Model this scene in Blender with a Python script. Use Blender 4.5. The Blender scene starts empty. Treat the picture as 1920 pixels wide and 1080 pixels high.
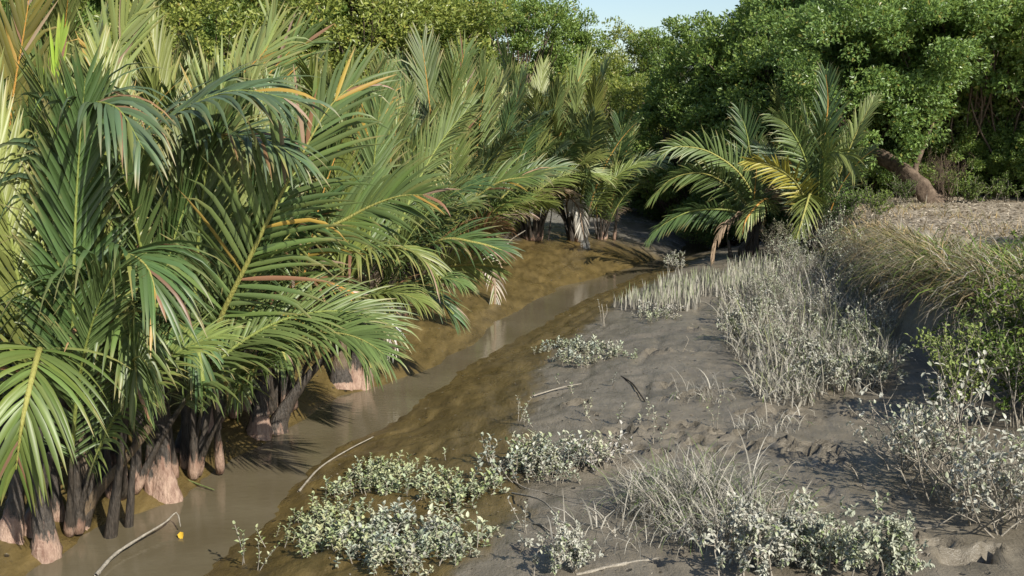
import bpy, math, random
import numpy as np
from mathutils import Vector

random.seed(7)
RNG = np.random.default_rng(7)
R = math.radians
scene = bpy.context.scene
COL = scene.collection

# ------------------------------------------------------------------ camera, sky, sun, exposure
CAM_H = 4.0
F_PX = 2059.0                      # focal length in pixels of the 1920 px wide picture
HORIZON = 230.0
PITCH = math.atan((540 - HORIZON) / F_PX)
cam_data = bpy.data.cameras.new('camera')
cam_data.sensor_width = 36.0
cam_data.lens = 36.0 * F_PX / 1920.0
cam_data.clip_start = 0.1
cam_data.clip_end = 3000.0
cam = bpy.data.objects.new('camera', cam_data)
COL.objects.link(cam)
cam.location = (0, 0, CAM_H)
cam.rotation_euler = (math.pi / 2 - PITCH, 0, 0)
scene.camera = cam

SUN_EL, SUN_AZ = R(37), R(143)      # azimuth clockwise from +Y (view direction): from the right, a little behind
world = bpy.data.worlds.new('World')
scene.world = world
world.use_nodes = True
wn = world.node_tree.nodes
sky = wn.new('ShaderNodeTexSky')
sky.sky_type = 'NISHITA'
sky.sun_disc = False
sky.sun_elevation = SUN_EL
sky.sun_rotation = SUN_AZ
sky.air_density = 1.0
sky.dust_density = 0.8
sky.ozone_density = 1.0
wn['Background'].inputs['Strength'].default_value = 0.095
world.node_tree.links.new(sky.outputs[0], wn['Background'].inputs[0])

sun_data = bpy.data.lights.new('sun', 'SUN')
sun_data.energy = 5.0
sun_data.angle = R(0.55)
sun_data.color = (1.0, 0.94, 0.84)
sun = bpy.data.objects.new('sun', sun_data)
COL.objects.link(sun)
sd = Vector((math.cos(SUN_EL) * math.sin(SUN_AZ), math.cos(SUN_EL) * math.cos(SUN_AZ), math.sin(SUN_EL)))
sun.rotation_euler = (-sd).to_track_quat('-Z', 'Y').to_euler()
sun.location = (20, -8, 20)

scene.view_settings.view_transform = 'Standard'
scene.view_settings.look = 'None'
scene.view_settings.gamma = 1.0
scene.view_settings.exposure = 0.6
scene.render.engine = 'CYCLES'
scene.cycles.max_bounces = 6
scene.cycles.diffuse_bounces = 3
scene.cycles.glossy_bounces = 2
scene.cycles.transmission_bounces = 3
scene.cycles.transparent_max_bounces = 4
scene.cycles.use_denoising = True

# ------------------------------------------------------------------ helpers
CP, SP = math.cos(PITCH), math.sin(PITCH)


def ray(px, py):
    u = (px - 960) / F_PX
    v = (540 - py) / F_PX
    return np.array([u, CP + v * SP, -SP + v * CP])


def at_y(px, py, y):
    d = ray(px, py)
    return np.array([0, 0, CAM_H]) + d * (y / d[1])


def at_z(px, py, z=0.0):
    d = ray(px, py)
    return np.array([0, 0, CAM_H]) + d * ((z - CAM_H) / d[2])


def smooth(a, b, x):
    t = np.clip((x - a) / (b - a), 0, 1)
    return t * t * (3 - 2 * t)


_perm = np.random.default_rng(3).random((256, 256))


def vnoise(x, y):
    x = np.asarray(x, float); y = np.asarray(y, float)
    xi = np.floor(x).astype(int); yi = np.floor(y).astype(int)
    fx = x - xi; fy = y - yi
    fx = fx * fx * (3 - 2 * fx); fy = fy * fy * (3 - 2 * fy)
    g = lambda i, j: _perm[i & 255, j & 255]
    return ((g(xi, yi) * (1 - fx) + g(xi + 1, yi) * fx) * (1 - fy)
            + (g(xi, yi + 1) * (1 - fx) + g(xi + 1, yi + 1) * fx) * fy) * 2 - 1


def fbm(x, y, o=4):
    s = 0; a = 1.0
    for k in range(o):
        s = s + a * vnoise(x * 2 ** k + 17.3 * k, y * 2 ** k + 5.1 * k)
        a *= 0.5
    return s


def make_mesh(name, V, faces, attrs=None, cols=None, smooth_shade=True):
    """V (N,3); faces list of (M,k) int arrays."""
    me = bpy.data.meshes.new(name)
    V = np.ascontiguousarray(V, dtype=np.float32)
    if not isinstance(faces, (list, tuple)):
        faces = [faces]
    faces = [np.asarray(f, dtype=np.int32) for f in faces if len(f)]
    me.vertices.add(len(V))
    me.vertices.foreach_set('co', V.ravel())
    loops = np.concatenate([f.ravel() for f in faces])
    sizes = np.concatenate([np.full(len(f), f.shape[1], np.int32) for f in faces])
    starts = np.concatenate([[0], np.cumsum(sizes)[:-1]]).astype(np.int32)
    me.loops.add(len(loops))
    me.loops.foreach_set('vertex_index', loops)
    me.polygons.add(len(sizes))
    me.polygons.foreach_set('loop_start', starts)
    me.polygons.foreach_set('loop_total', sizes)
    me.polygons.foreach_set('use_smooth', np.full(len(sizes), smooth_shade, bool))
    me.update(calc_edges=True)
    for k, a in (attrs or {}).items():
        at = me.attributes.new(k, 'FLOAT', 'POINT')
        at.data.foreach_set('value', np.ascontiguousarray(a, dtype=np.float32))
    for k, a in (cols or {}).items():
        at = me.attributes.new(k, 'FLOAT_COLOR', 'POINT')
        a = np.asarray(a, dtype=np.float32)
        if a.shape[1] == 3:
            a = np.concatenate([a, np.ones((len(a), 1), np.float32)], 1)
        at.data.foreach_set('color', np.ascontiguousarray(a).ravel())
    return me


def link(name, me, mat=None, parent=None, loc=None):
    o = bpy.data.objects.new(name, me)
    COL.objects.link(o)
    if me is not None and mat is not None and not me.materials:
        me.materials.append(mat)
    if parent is not None:
        o.parent = parent
    if loc is not None:
        o.location = loc
    return o


def tag(o, label=None, cat=None, group=None, kind=None):
    if label: o['label'] = label
    if cat: o['category'] = cat
    if group: o['group'] = group
    if kind: o['kind'] = kind
    return o


def norm(a):
    return a / np.maximum(np.linalg.norm(a, axis=-1, keepdims=True), 1e-9)


def catmull(P, n):
    P = np.asarray(P, float)
    Q = np.vstack([2 * P[0] - P[1], P, 2 * P[-1] - P[-2]])
    seg = len(P) - 1
    t = np.linspace(0, seg - 1e-6, n * 4)
    i = t.astype(int); f = (t - i)[:, None]
    p0, p1, p2, p3 = Q[i], Q[i + 1], Q[i + 2], Q[i + 3]
    C = 0.5 * (2 * p1 + (p2 - p0) * f + (2 * p0 - 5 * p1 + 4 * p2 - p3) * f ** 2 + (3 * p1 - p0 - 3 * p2 + p3) * f ** 3)
    L = np.concatenate([[0], np.cumsum(np.linalg.norm(np.diff(C, axis=0), axis=1))])
    s = np.linspace(0, L[-1], n)
    return np.stack([np.interp(s, L, C[:, k]) for k in range(3)], 1)


def frames(P, N0):
    """tangent and transported normal along a polyline"""
    T = norm(np.gradient(P, axis=0))
    N = np.zeros_like(P)
    n = np.asarray(N0, float)
    for i in range(len(P)):
        n = n - T[i] * n.dot(T[i])
        n = n / (np.linalg.norm(n) + 1e-9)
        N[i] = n
    return T, N, np.cross(T, N)


def tube(P, rad, sides=6, N0=(0.3, 1, 0.2), cap=True):
    P = np.asarray(P, float)
    T, N, S = frames(P, N0)
    a = np.linspace(0, 2 * np.pi, sides, endpoint=False)
    ring = np.cos(a)[None, :, None] * N[:, None] + np.sin(a)[None, :, None] * S[:, None]
    V = (P[:, None] + ring * np.asarray(rad)[:, None, None]).reshape(-1, 3)
    k = len(P)
    i, j = np.meshgrid(np.arange(k - 1), np.arange(sides), indexing='ij')
    j2 = (j + 1) % sides
    F = np.stack([i * sides + j, i * sides + j2, (i + 1) * sides + j2, (i + 1) * sides + j], -1).reshape(-1, 4)
    return V, F


class Acc:
    """collects vertices and faces of one mesh"""
    def __init__(self):
        self.V = []; self.Q = []; self.T = []; self.n = 0; self.A = {}; self.C = []

    def add(self, V, Q=None, T=None, attrs=None, col=None):
        V = np.asarray(V, float)
        self.V.append(V)
        if Q is not None and len(Q): self.Q.append(np.asarray(Q) + self.n)
        if T is not None and len(T): self.T.append(np.asarray(T) + self.n)
        for k, a in (attrs or {}).items():
            self.A.setdefault(k, []).append(np.broadcast_to(a, (len(V),)))
        if col is not None:
            self.C.append(np.broadcast_to(col, (len(V), 3)))
        self.n += len(V)

    def mesh(self, name, sm=True):
        F = []
        if self.Q: F.append(np.concatenate(self.Q))
        if self.T: F.append(np.concatenate(self.T))
        return make_mesh(name, np.concatenate(self.V), F, {k: np.concatenate(a) for k, a in self.A.items()},
                         {'col': np.concatenate(self.C)} if self.C else None, sm)


# ------------------------------------------------------------------ materials
def new_mat(name):
    m = bpy.data.materials.new(name)
    m.use_nodes = True
    nt = m.node_tree
    return m, nt, nt.nodes, nt.links, nt.nodes['Principled BSDF']


def N_(nodes, typ, **kw):
    n = nodes.new(typ)
    for k, v in kw.items():
        setattr(n, k, v)
    return n


def math_node(nt, op, a, b=None, clamp=False):
    n = nt.nodes.new('ShaderNodeMath'); n.operation = op; n.use_clamp = clamp
    for i, v in enumerate((a, b)):
        if v is None: continue
        if isinstance(v, (int, float)): n.inputs[i].default_value = v
        else: nt.links.new(v, n.inputs[i])
    return n.outputs[0]


def mix_col(nt, fac, a, b, mode='MIX'):
    n = nt.nodes.new('ShaderNodeMix'); n.data_type = 'RGBA'; n.blend_type = mode
    for sock, v in ((n.inputs['Factor'], fac), (n.inputs[6], a), (n.inputs[7], b)):
        if isinstance(v, (int, float)): sock.default_value = v
        elif isinstance(v, (tuple, list)): sock.default_value = (*v[:3], 1)
        else: nt.links.new(v, sock)
    return n.outputs[2]


def ramp(nt, fac, stops):
    n = nt.nodes.new('ShaderNodeValToRGB')
    el = n.color_ramp.elements
    while len(el) < len(stops): el.new(0.5)
    for e, (p, c) in zip(el, stops):
        e.position = p
        e.color = (c, c, c, 1) if isinstance(c, (int, float)) else (*c, 1)
    nt.links.new(fac, n.inputs[0])
    return n.outputs[0]


def noise(nt, scale, detail=4, rough=0.55, vec=None, dims='3D'):
    n = nt.nodes.new('ShaderNodeTexNoise')
    n.inputs['Scale'].default_value = scale
    n.inputs['Detail'].default_value = detail
    n.inputs['Roughness'].default_value = rough
    if vec is not None: nt.links.new(vec, n.inputs['Vector'])
    return n.outputs['Fac']


def attr(nt, name, out='Fac'):
    n = nt.nodes.new('ShaderNodeAttribute'); n.attribute_name = name
    return n.outputs[out]


def hsv(nt, col, h=0.5, s=1.0, v=1.0):
    n = nt.nodes.new('ShaderNodeHueSaturation')
    for k, val in (('Hue', h), ('Saturation', s), ('Value', v)):
        if isinstance(val, (int, float)): n.inputs[k].default_value = val
        else: nt.links.new(val, n.inputs[k])
    nt.links.new(col, n.inputs['Color'])
    return n.outputs[0]


def translucent_out(nt, bsdf, col, fac):
    out = nt.nodes['Material Output']
    tr = nt.nodes.new('ShaderNodeBsdfTranslucent')
    mx = nt.nodes.new('ShaderNodeMixShader')
    mx.inputs[0].default_value = fac
    nt.links.new(col, tr.inputs['Color'])
    nt.links.new(bsdf.outputs[0], mx.inputs[1])
    nt.links.new(tr.outputs[0], mx.inputs[2])
    nt.links.new(mx.outputs[0], out.inputs['Surface'])


def geo_pos(nt):
    return nt.nodes.new('ShaderNodeNewGeometry').outputs['Position']


def mat_frond():
    m, nt, nd, lk, b = new_mat('palm_leaflet')
    oi = nd.new('ShaderNodeObjectInfo')
    base = oi.outputs['Color']
    rnd = attr(nt, 'rnd'); u = attr(nt, 'u')
    c = hsv(nt, base, math_node(nt, 'MULTIPLY_ADD', rnd, 0.03) if False else 0.5, 1.0,
            math_node(nt, 'ADD', math_node(nt, 'MULTIPLY', rnd, 0.5), 0.75))
    # yellowed streaky tips on some leaflets
    tipm = math_node(nt, 'MULTIPLY', ramp(nt, u, [(0.62, 0.0), (0.95, 1.0)]), ramp(nt, rnd, [(0.35, 0.0), (0.85, 1.0)]))
    c = mix_col(nt, math_node(nt, 'MULTIPLY', tipm, 0.65), c, (0.30, 0.21, 0.09))
    nz = noise(nt, 9.0, 3, 0.6, geo_pos(nt))
    c = mix_col(nt, ramp(nt, nz, [(0.62, 0.0), (0.80, 0.35)]), c, (0.18, 0.17, 0.05))
    lk.new(c, b.inputs['Base Color'])
    b.inputs['Roughness'].default_value = 0.44
    b.inputs['Specular IOR Level'].default_value = 0.45
    tc = mix_col(nt, 0.4, c, (0.28, 0.36, 0.06), 'MIX')
    translucent_out(nt, b, tc, 0.16)
    return m


def mat_midrib():
    m, nt, nd, lk, b = new_mat('palm_midrib')
    oi = nd.new('ShaderNodeObjectInfo')
    t = attr(nt, 't')
    p = geo_pos(nt)
    mp = nd.new('ShaderNodeMapping'); lk.new(p, mp.inputs['Vector']); mp.inputs['Scale'].default_value = (1.6, 1.6, .35)
    n1 = noise(nt, 9.0, 6, 0.7, mp.outputs[0]); n2 = noise(nt, 26.0, 5, 0.65, mp.outputs[0])
    mud = mix_col(nt, ramp(nt, n2, [(0.35, 0.0), (0.7, 1.0)]), (0.014, 0.011, 0.008), (0.075, 0.06, 0.045))  # mud coat, its colour deepened to stand in for shade under the fronds
    bulb = mix_col(nt, ramp(nt, n1, [(0.35, 0.0), (0.62, 1.0)]), (0.17, 0.095, 0.065), (0.38, 0.265, 0.195))
    tj = math_node(nt, 'ADD', t, math_node(nt, 'MULTIPLY', math_node(nt, 'SUBTRACT', n1, 0.5), 0.16))
    tj = math_node(nt, 'ADD', tj, math_node(nt, 'MULTIPLY', math_node(nt, 'SUBTRACT', oi.outputs['Random'], 0.35), 0.07))
    c = mix_col(nt, ramp(nt, tj, [(0.040, 0.0), (0.055, 1.0)]), bulb, mud)
    pet = mix_col(nt, ramp(nt, n2, [(0.4, 0.0), (0.65, 0.6)]), oi.outputs['Color'], (0.09, 0.07, 0.045))
    c = mix_col(nt, ramp(nt, tj, [(0.24, 0.0), (0.34, 1.0)]), c, pet)
    c = mix_col(nt, ramp(nt, t, [(0.36, 0.0), (0.46, 1.0)]), c, oi.outputs['Color'])
    lk.new(c, b.inputs['Base Color'])
    b.inputs['Roughness'].default_value = 0.55
    bp = nd.new('ShaderNodeBump'); bp.inputs['Strength'].default_value = 0.9; bp.inputs['Distance'].default_value = 0.03
    lk.new(n2, bp.inputs['Height']); lk.new(bp.outputs[0], b.inputs['Normal'])
    return m


def mat_leaf(name, rough=0.45, trans=0.25, spec=0.45, tcol=(0.28, 0.36, 0.04), var=0.8):
    """leaf colour comes from the object's own colour, varied leaf by leaf"""
    m, nt, nd, lk, b = new_mat(name)
    oi = nd.new('ShaderNodeObjectInfo')
    rnd = attr(nt, 'rnd')
    c = hsv(nt, oi.outputs['Color'], math_node(nt, 'ADD', math_node(nt, 'MULTIPLY', rnd, -0.035), 0.515), 1.0,
            math_node(nt, 'ADD', math_node(nt, 'MULTIPLY', rnd, var), 1.0 - var / 2))
    c = mix_col(nt, ramp(nt, rnd, [(0.955, 0.0), (0.985, 0.8)]), c, (0.30, 0.23, 0.06))
    if var < .8:                                # silt lies unevenly: some leaves, and patches of others, show green through it
        bare = math_node(nt, 'MULTIPLY', ramp(nt, rnd, [(0.45, 0.0), (0.72, 1.0)]), ramp(nt, noise(nt, 6.0, 4, .6, geo_pos(nt)), [(0.42, 0.0), (0.60, .85)]))
        c = mix_col(nt, bare, c, (0.14, 0.20, 0.05))
    lk.new(c, b.inputs['Base Color'])
    b.inputs['Roughness'].default_value = rough
    b.inputs['Specular IOR Level'].default_value = spec
    translucent_out(nt, b, mix_col(nt, 0.4, c, tcol), trans)
    return m


def mat_vcol(name, rough=0.7, trans=0.12, spec=0.25):
    m, nt, nd, lk, b = new_mat(name)
    c = attr(nt, 'col', 'Color')
    p = geo_pos(nt)
    c = mix_col(nt, 0.5, c, ramp(nt, noise(nt, 30.0, 3, 0.6, p), [(0.3, 0.45), (0.7, 1.0)]), 'MULTIPLY')
    lk.new(c, b.inputs['Base Color'])
    b.inputs['Roughness'].default_value = rough
    b.inputs['Specular IOR Level'].default_value = spec
    translucent_out(nt, b, c, trans)
    return m


def mat_bark(name, c1, c2, scale=6.0):
    m, nt, nd, lk, b = new_mat(name)
    p = geo_pos(nt)
    n1 = noise(nt, scale, 6, 0.65, p)
    n2 = noise(nt, scale * 6, 3, 0.6, p)
    c = mix_col(nt, ramp(nt, n1, [(0.35, 0.0), (0.68, 1.0)]), c1, c2)
    c = mix_col(nt, ramp(nt, n2, [(0.3, 0.5), (0.6, 0.0)]), c, tuple(0.4 * k for k in c1))
    lk.new(c, b.inputs['Base Color'])
    b.inputs['Roughness'].default_value = 0.85
    b.inputs['Specular IOR Level'].default_value = 0.2
    bp = nd.new('ShaderNodeBump'); bp.inputs['Strength'].default_value = 0.7; bp.inputs['Distance'].default_value = 0.03
    lk.new(n1, bp.inputs['Height']); lk.new(bp.outputs[0], b.inputs['Normal'])
    return m


def mat_mud():
    m, nt, nd, lk, b = new_mat('tidal_mud')
    p = geo_pos(nt)
    alg = attr(nt, 'algae'); dry = attr(nt, 'dry')
    mp = nd.new('ShaderNodeMapping'); lk.new(p, mp.inputs['Vector'])
    mp.inputs['Rotation'].default_value = (0, 0, R(-28)); mp.inputs['Scale'].default_value = (1.0, 0.28, 1.0)
    n_str = noise(nt, 5.0, 6, 0.65, mp.outputs[0])        # drawn out along the flow
    n_big = noise(nt, 0.9, 5, 0.6, p)
    n_mid = noise(nt, 4.0, 5, 0.6, p)
    n_fin = noise(nt, 38.0, 4, 0.6, p)
    n_grn = noise(nt, 110.0, 2, 0.6, p)
    grey = mix_col(nt, ramp(nt, n_mid, [(0.3, 0.0), (0.7, 1.0)]), (0.110, 0.095, 0.069), (0.172, 0.150, 0.113))
    grey = mix_col(nt, ramp(nt, n_fin, [(0.62, 0.0), (0.75, 0.35)]), grey, (0.22, 0.194, 0.148))
    film = mix_col(nt, ramp(nt, n_str, [(0.32, 0.0), (0.68, 1.0)]), (0.056, 0.040, 0.013), (0.136, 0.098, 0.036))
    film = mix_col(nt, ramp(nt, n_fin, [(0.60, 0.0), (0.74, 0.4)]), film, (0.16, 0.13, 0.07))
    am = math_node(nt, 'ADD', alg, math_node(nt, 'MULTIPLY', math_node(nt, 'SUBTRACT', n_str, 0.5), 0.9))
    am = math_node(nt, 'ADD', am, math_node(nt, 'MULTIPLY', math_node(nt, 'SUBTRACT', n_big, 0.5), 0.5))
    am = ramp(nt, am, [(0.32, 0.0), (0.66, 1.0)])
    c = mix_col(nt, am, grey, film)
    soil = mix_col(nt, ramp(nt, n_mid, [(0.35, 0.0), (0.65, 1.0)]), (0.20, 0.165, 0.12), (0.36, 0.31, 0.235))
    soil = mix_col(nt, ramp(nt, n_fin, [(0.5, 0.0), (0.7, 0.7)]), soil, (0.12, 0.095, 0.065))
    vo = nd.new('ShaderNodeTexVoronoi'); lk.new(p, vo.inputs['Vector']); vo.inputs['Scale'].default_value = 5.5
    pit = math_node(nt, 'MULTIPLY', ramp(nt, vo.outputs['Distance'], [(0.09, 1.0), (0.16, 0.0)]), ramp(nt, n_mid, [(0.46, 0.0), (0.56, 1.0)]))   # crab holes
    c = mix_col(nt, math_node(nt, 'MULTIPLY', pit, .85), c, (0.022, 0.018, 0.012))
    c = mix_col(nt, math_node(nt, 'MULTIPLY', attr(nt, 'wet_sheen'), ramp(nt, n_big, [(.35, .35), (.6, 1.0)])), c, (0.205, 0.195, 0.175))  # sky sheen on the far gully painted in as paler mud
    c = mix_col(nt, dry, c, soil)
    lk.new(c, b.inputs['Base Color'])
    wet_sheen = ramp(nt, n_big, [(0.35, 0.27), (0.65, 0.55)])
    rgh = math_node(nt, 'ADD', wet_sheen, math_node(nt, 'MULTIPLY', dry, 0.4), clamp=True)
    rgh = math_node(nt, 'SUBTRACT', rgh, math_node(nt, 'MULTIPLY', math_node(nt, 'ADD', attr(nt, 'wet_sheen'), math_node(nt, 'MULTIPLY', alg, .45)), .2), clamp=True)
    lk.new(rgh, b.inputs['Roughness'])
    b.inputs['Specular IOR Level'].default_value = 0.4
    h = math_node(nt, 'ADD', math_node(nt, 'MULTIPLY', n_str, 1.0), math_node(nt, 'MULTIPLY', n_fin, 0.28))
    h = math_node(nt, 'ADD', h, math_node(nt, 'MULTIPLY', n_grn, 0.10))
    h = math_node(nt, 'ADD', h, math_node(nt, 'MULTIPLY', n_mid, 0.5))
    h = math_node(nt, 'SUBTRACT', h, math_node(nt, 'MULTIPLY', pit, .6))
    bp = nd.new('ShaderNodeBump'); bp.inputs['Strength'].default_value = 0.8; bp.inputs['Distance'].default_value = 0.042
    lk.new(h, bp.inputs['Height']); lk.new(bp.outputs[0], b.inputs['Normal'])
    return m


def mat_water():
    m, nt, nd, lk, b = new_mat('muddy_water')
    p = geo_pos(nt)
    n1 = noise(nt, 0.8, 4, 0.6, p)
    c = mix_col(nt, ramp(nt, n1, [(0.35, 0.0), (0.65, 1.0)]), (0.098, 0.080, 0.047), (0.124, 0.104, 0.066))
    lk.new(c, b.inputs['Base Color'])
    b.inputs['Roughness'].default_value = 0.035
    b.inputs['IOR'].default_value = 1.33
    mp = nd.new('ShaderNodeMapping'); lk.new(p, mp.inputs['Vector'])
    mp.inputs['Rotation'].default_value = (0, 0, R(-30)); mp.inputs['Scale'].default_value = (0.7, 1.6, 1.0)
    n2 = noise(nt, 7.0, 3, 0.5, mp.outputs[0])
    n3 = noise(nt, 22.0, 2, 0.5, mp.outputs[0])
    bp = nd.new('ShaderNodeBump'); bp.inputs['Strength'].default_value = 0.17; bp.inputs['Distance'].default_value = 0.02
    lk.new(math_node(nt, 'ADD', n2, math_node(nt, 'MULTIPLY', n3, 0.3)), bp.inputs['Height'])
    lk.new(bp.outputs[0], b.inputs['Normal'])
    return m


M_FROND = mat_frond()
M_RIB = mat_midrib()
M_TREE = mat_leaf('tree_leaf', 0.38, 0.38, 0.5, (0.34, 0.44, 0.06))
M_MUDLEAF = mat_leaf('mud_coated_leaf', 0.7, 0.14, 0.2, (0.36, 0.38, 0.2), .5)
M_BLADE = mat_vcol('grass_blade')
M_TWIG = mat_bark('mud_coated_twig', (0.22, 0.195, 0.155), (0.38, 0.345, 0.28), 20)
M_BARK = mat_bark('tree_bark', (0.10, 0.075, 0.055), (0.20, 0.155, 0.115), 5)
M_BARK_WARM = mat_bark('leaning_bark', (0.065, 0.046, 0.032), (0.20, 0.15, 0.108), 9)
M_MUD = mat_mud()
M_WATER = mat_water()

# ------------------------------------------------------------------ terrain
left_px = [(-260, 1250), (-60, 1140), (110, 1050), (200, 985), (330, 932), (400, 880), (500, 828), (560, 790), (640, 742), (720, 720),
           (800, 690), (880, 645), (940, 600), (1000, 562), (1060, 536), (1130, 518), (1200, 498), (1262, 478)]
right_px = [(60, 1250), (250, 1140), (372, 1078), (450, 1010), (545, 930), (585, 880), (660, 832), (720, 800), (800, 742), (880, 690), (960, 642),
            (1040, 592), (1120, 552), (1200, 516), (1262, 492), (1330, 468)]
LP = np.array([at_z(*p)[:2] for p in left_px])
RP = np.array([at_z(*p)[:2] for p in right_px])


def xl(y): return np.interp(y, np.concatenate([[-60], LP[:, 1], [39, 48, 60, 90, 400]]),
                            np.concatenate([[LP[0, 0] - 40], LP[:, 0], [6.4, 5.2, 6.4, 9, 40]]))


def xr(y): return np.interp(y, np.concatenate([[-60], RP[:, 1], [39, 48, 60, 90, 400]]),
                            np.concatenate([[RP[0, 0] - 40], RP[:, 0], [6.9, 5.9, 6.9, 9.4, 40.5]]))


def xbank(y): return np.interp(y, [-30, 6, 10, 13, 16, 20, 24, 28, 33, 40, 60, 400], [6.8, 6.2, 5.9, 5.75, 5.6, 6.3, 7.0, 7.6, 9.2, 11.5, 18, 60])


DENTS = []


def terrain(x, y, detail=True):
    x = np.asarray(x, float); y = np.asarray(y, float)
    wob = 0.10 * fbm(x * 0.9, y * 0.9, 3)
    L, Rr = xl(y), xr(y)
    dl = L - x + wob; dr = x - Rr + wob
    zl = np.interp(dl, [-0.3, 0, 0.35, 1.0, 2.0, 4.0, 9, 200], [-0.12, 0, 0.16, 0.34, 0.52, 0.72, 0.9, 1.5])
    zr = np.interp(dr, [-0.3, 0, 0.5, 1.5, 3.0, 5.0, 8, 200], [-0.10, 0, 0.12, 0.33, 0.56, 0.68, 0.75, 0.8])
    z = np.where(dl > dr, zl, zr)
    far = smooth(37, 44, y)
    z = z + far * 0.38
    db = x - xbank(y) + 1.6 * wob
    bank = np.interp(db, [-0.6, 0, 0.35, 0.8, 1.6, 4, 200], [0, 0.08, 0.72, 1.02, 1.14, 1.2, 1.25])
    z = z + np.where(dr > -0.2, bank, 0)
    if detail:
        z = z + 0.028 * fbm(x * 1.7, y * 1.7, 3) * smooth(-0.3, 0.6, np.maximum(dl, dr)) + 0.013 * fbm(x * 7, y * 5, 3) - .035 * np.exp(-(vnoise(x * 1.3 - y * .5, y * .45 + x * .25) / .10) ** 2) * smooth(0, .5, np.maximum(dl, dr)) * (np.maximum(dl, dr) < 4)
        for (cx, cy, a, b, ang, dep) in DENTS:
            m = (np.abs(x - cx) < 0.6) & (np.abs(y - cy) < 0.6)
            if not m.any(): continue
            ca, sa = math.cos(ang), math.sin(ang)
            ux = ((x[m] - cx) * ca + (y[m] - cy) * sa) / a
            uy = (-(x[m] - cx) * sa + (y[m] - cy) * ca) / b
            q = np.sqrt(ux * ux + uy * uy) + 0.25 * vnoise(x[m] * 9, y[m] * 9)
            z[m] += -dep * (1 - smooth(0.75, 1.05, q)) + 0.45 * dep * np.exp(-((q - 1.35) / 0.3) ** 2)
    return z


def on_ground(px, py):
    d = ray(px, py); t = np.linspace(6, 90, 2400) / d[1]
    P = np.array([0, 0, CAM_H]) + t[:, None] * d
    h = P[:, 2] - terrain(P[:, 0], P[:, 1], False)
    k = np.argmax(h < 0)
    if k == 0: return P[-1]
    f = h[k - 1] / (h[k - 1] - h[k] + 1e-9)
    p = P[k - 1] + f * (P[k] - P[k - 1])
    return p


def gz(x, y): return float(terrain(np.array([x]), np.array([y]))[0])


rr = random.Random(5)
# footprints and hollows trodden into the mud
for (px, py) in [(1135, 838), (1165, 815), (1190, 842), (1215, 808), (1235, 850), (1262, 822), (1290, 800), (1300, 832), (1330, 845), (1345, 815),
                 (1375, 808), (1400, 838), (1425, 845), (1440, 832), (1470, 842), (1500, 852), (1525, 838), (1550, 850), (1405, 775), (1450, 778), (1500, 785),
                 (1480, 945), (1500, 948), (1380, 938), (1200, 880), (1150, 870), (1100, 880), (1365, 735), (1300, 740), (1250, 720), (1590, 780),
                 (1690, 1015), (1720, 1030), (1760, 1020), (1800, 1040), (1850, 1035), (1650, 1060), (1230, 660), (1300, 620), (1080, 760), (1560, 870), (1585, 760)]:
    p = on_ground(px, py)
    DENTS.append((p[0], p[1], rr.uniform(0.10, 0.17), rr.uniform(0.055, 0.09), rr.uniform(-0.5, 0.9), rr.uniform(0.08, 0.15)))
for k in range(70):
    p = on_ground(rr.uniform(950, 1650), rr.uniform(600, 1070))
    DENTS.append((p[0], p[1], rr.uniform(0.03, 0.10), rr.uniform(0.02, 0.05), rr.uniform(0, 3), rr.uniform(0.02, 0.05)))


def grow(start, end, step, ratio):
    out = [start]
    while out[-1] < end:
        out.append(out[-1] + step); step *= ratio
    return np.array(out)


gx = np.concatenate([-4.6 - grow(0, 500, 0.08, 1.16)[::-1][:-1], np.arange(-4.6, 8.6, 0.055), 8.6 + grow(0, 500, 0.08, 1.16)])
gy = np.concatenate([8.0 - grow(0, 60, 0.2, 1.3)[::-1][:-1], grow(8.0, 36, 0.048, 1.0042), 36.3 + grow(0, 900, 0.25, 1.12)[1:]])
X, Y = np.meshgrid(gx, gy)
xf, yf = X.ravel(), Y.ravel()
Z = terrain(xf, yf)
nx, ny = len(gx), len(gy)
I, J = np.meshgrid(np.arange(ny - 1), np.arange(nx - 1), indexing='ij')
Fq = np.stack([I * nx + J, I * nx + J + 1, (I + 1) * nx + J + 1, (I + 1) * nx + J], -1).reshape(-1, 4)
dl = xl(yf) - xf; dr = xf - xr(yf)
algae = np.where(dl > dr, (1.0 - smooth(2.5, 5, dl)) * (1 - .8 * smooth(32, 36, yf + .4 * (xf - 2))), 1.0 - smooth(-.7, .6, dr - np.interp(yf, [9, 12, 16, 22, 30], [3.0, 2.5, 1.65, 1.35, 1.2])))
wet_sheen = smooth(31, 37, yf + .5 * (xf - 3)) * (xf < 9)  # far gully mask: glossier wet mud plus its painted sky sheen
dry = smooth(0.2, 1.6, xf - xbank(yf)) * (dr > 0)
ground = link('mud_ground', make_mesh('mud_ground', np.stack([xf, yf, Z], 1), Fq, {'algae': algae, 'dry': dry, 'wet_sheen': wet_sheen}), M_MUD)
tag(ground, 'sloping grey tidal mud with brown algae film along the creek', kind='structure')

# creek water: one strip, a little wider than the visible channel so the mud closes over its edge
wy = np.concatenate([np.linspace(3, 40, 140), np.linspace(40.5, 47, 10)])
wl, wr = xl(wy) - 0.28, xr(wy) + 0.28
wt = np.linspace(0, 1, 12)
WV = np.stack([(wl[:, None] * (1 - wt) + wr[:, None] * wt).ravel(), np.repeat(wy, 12), np.zeros(len(wy) * 12)], 1)
I, J = np.meshgrid(np.arange(len(wy) - 1), np.arange(11), indexing='ij')
water = link('creek_water', make_mesh('creek_water', WV, np.stack([I * 12 + J, I * 12 + J + 1, (I + 1) * 12 + J + 1, (I + 1) * 12 + J], -1).reshape(-1, 4)), M_WATER)
tag(water, 'shallow brown muddy water of the winding creek', kind='structure')

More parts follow.
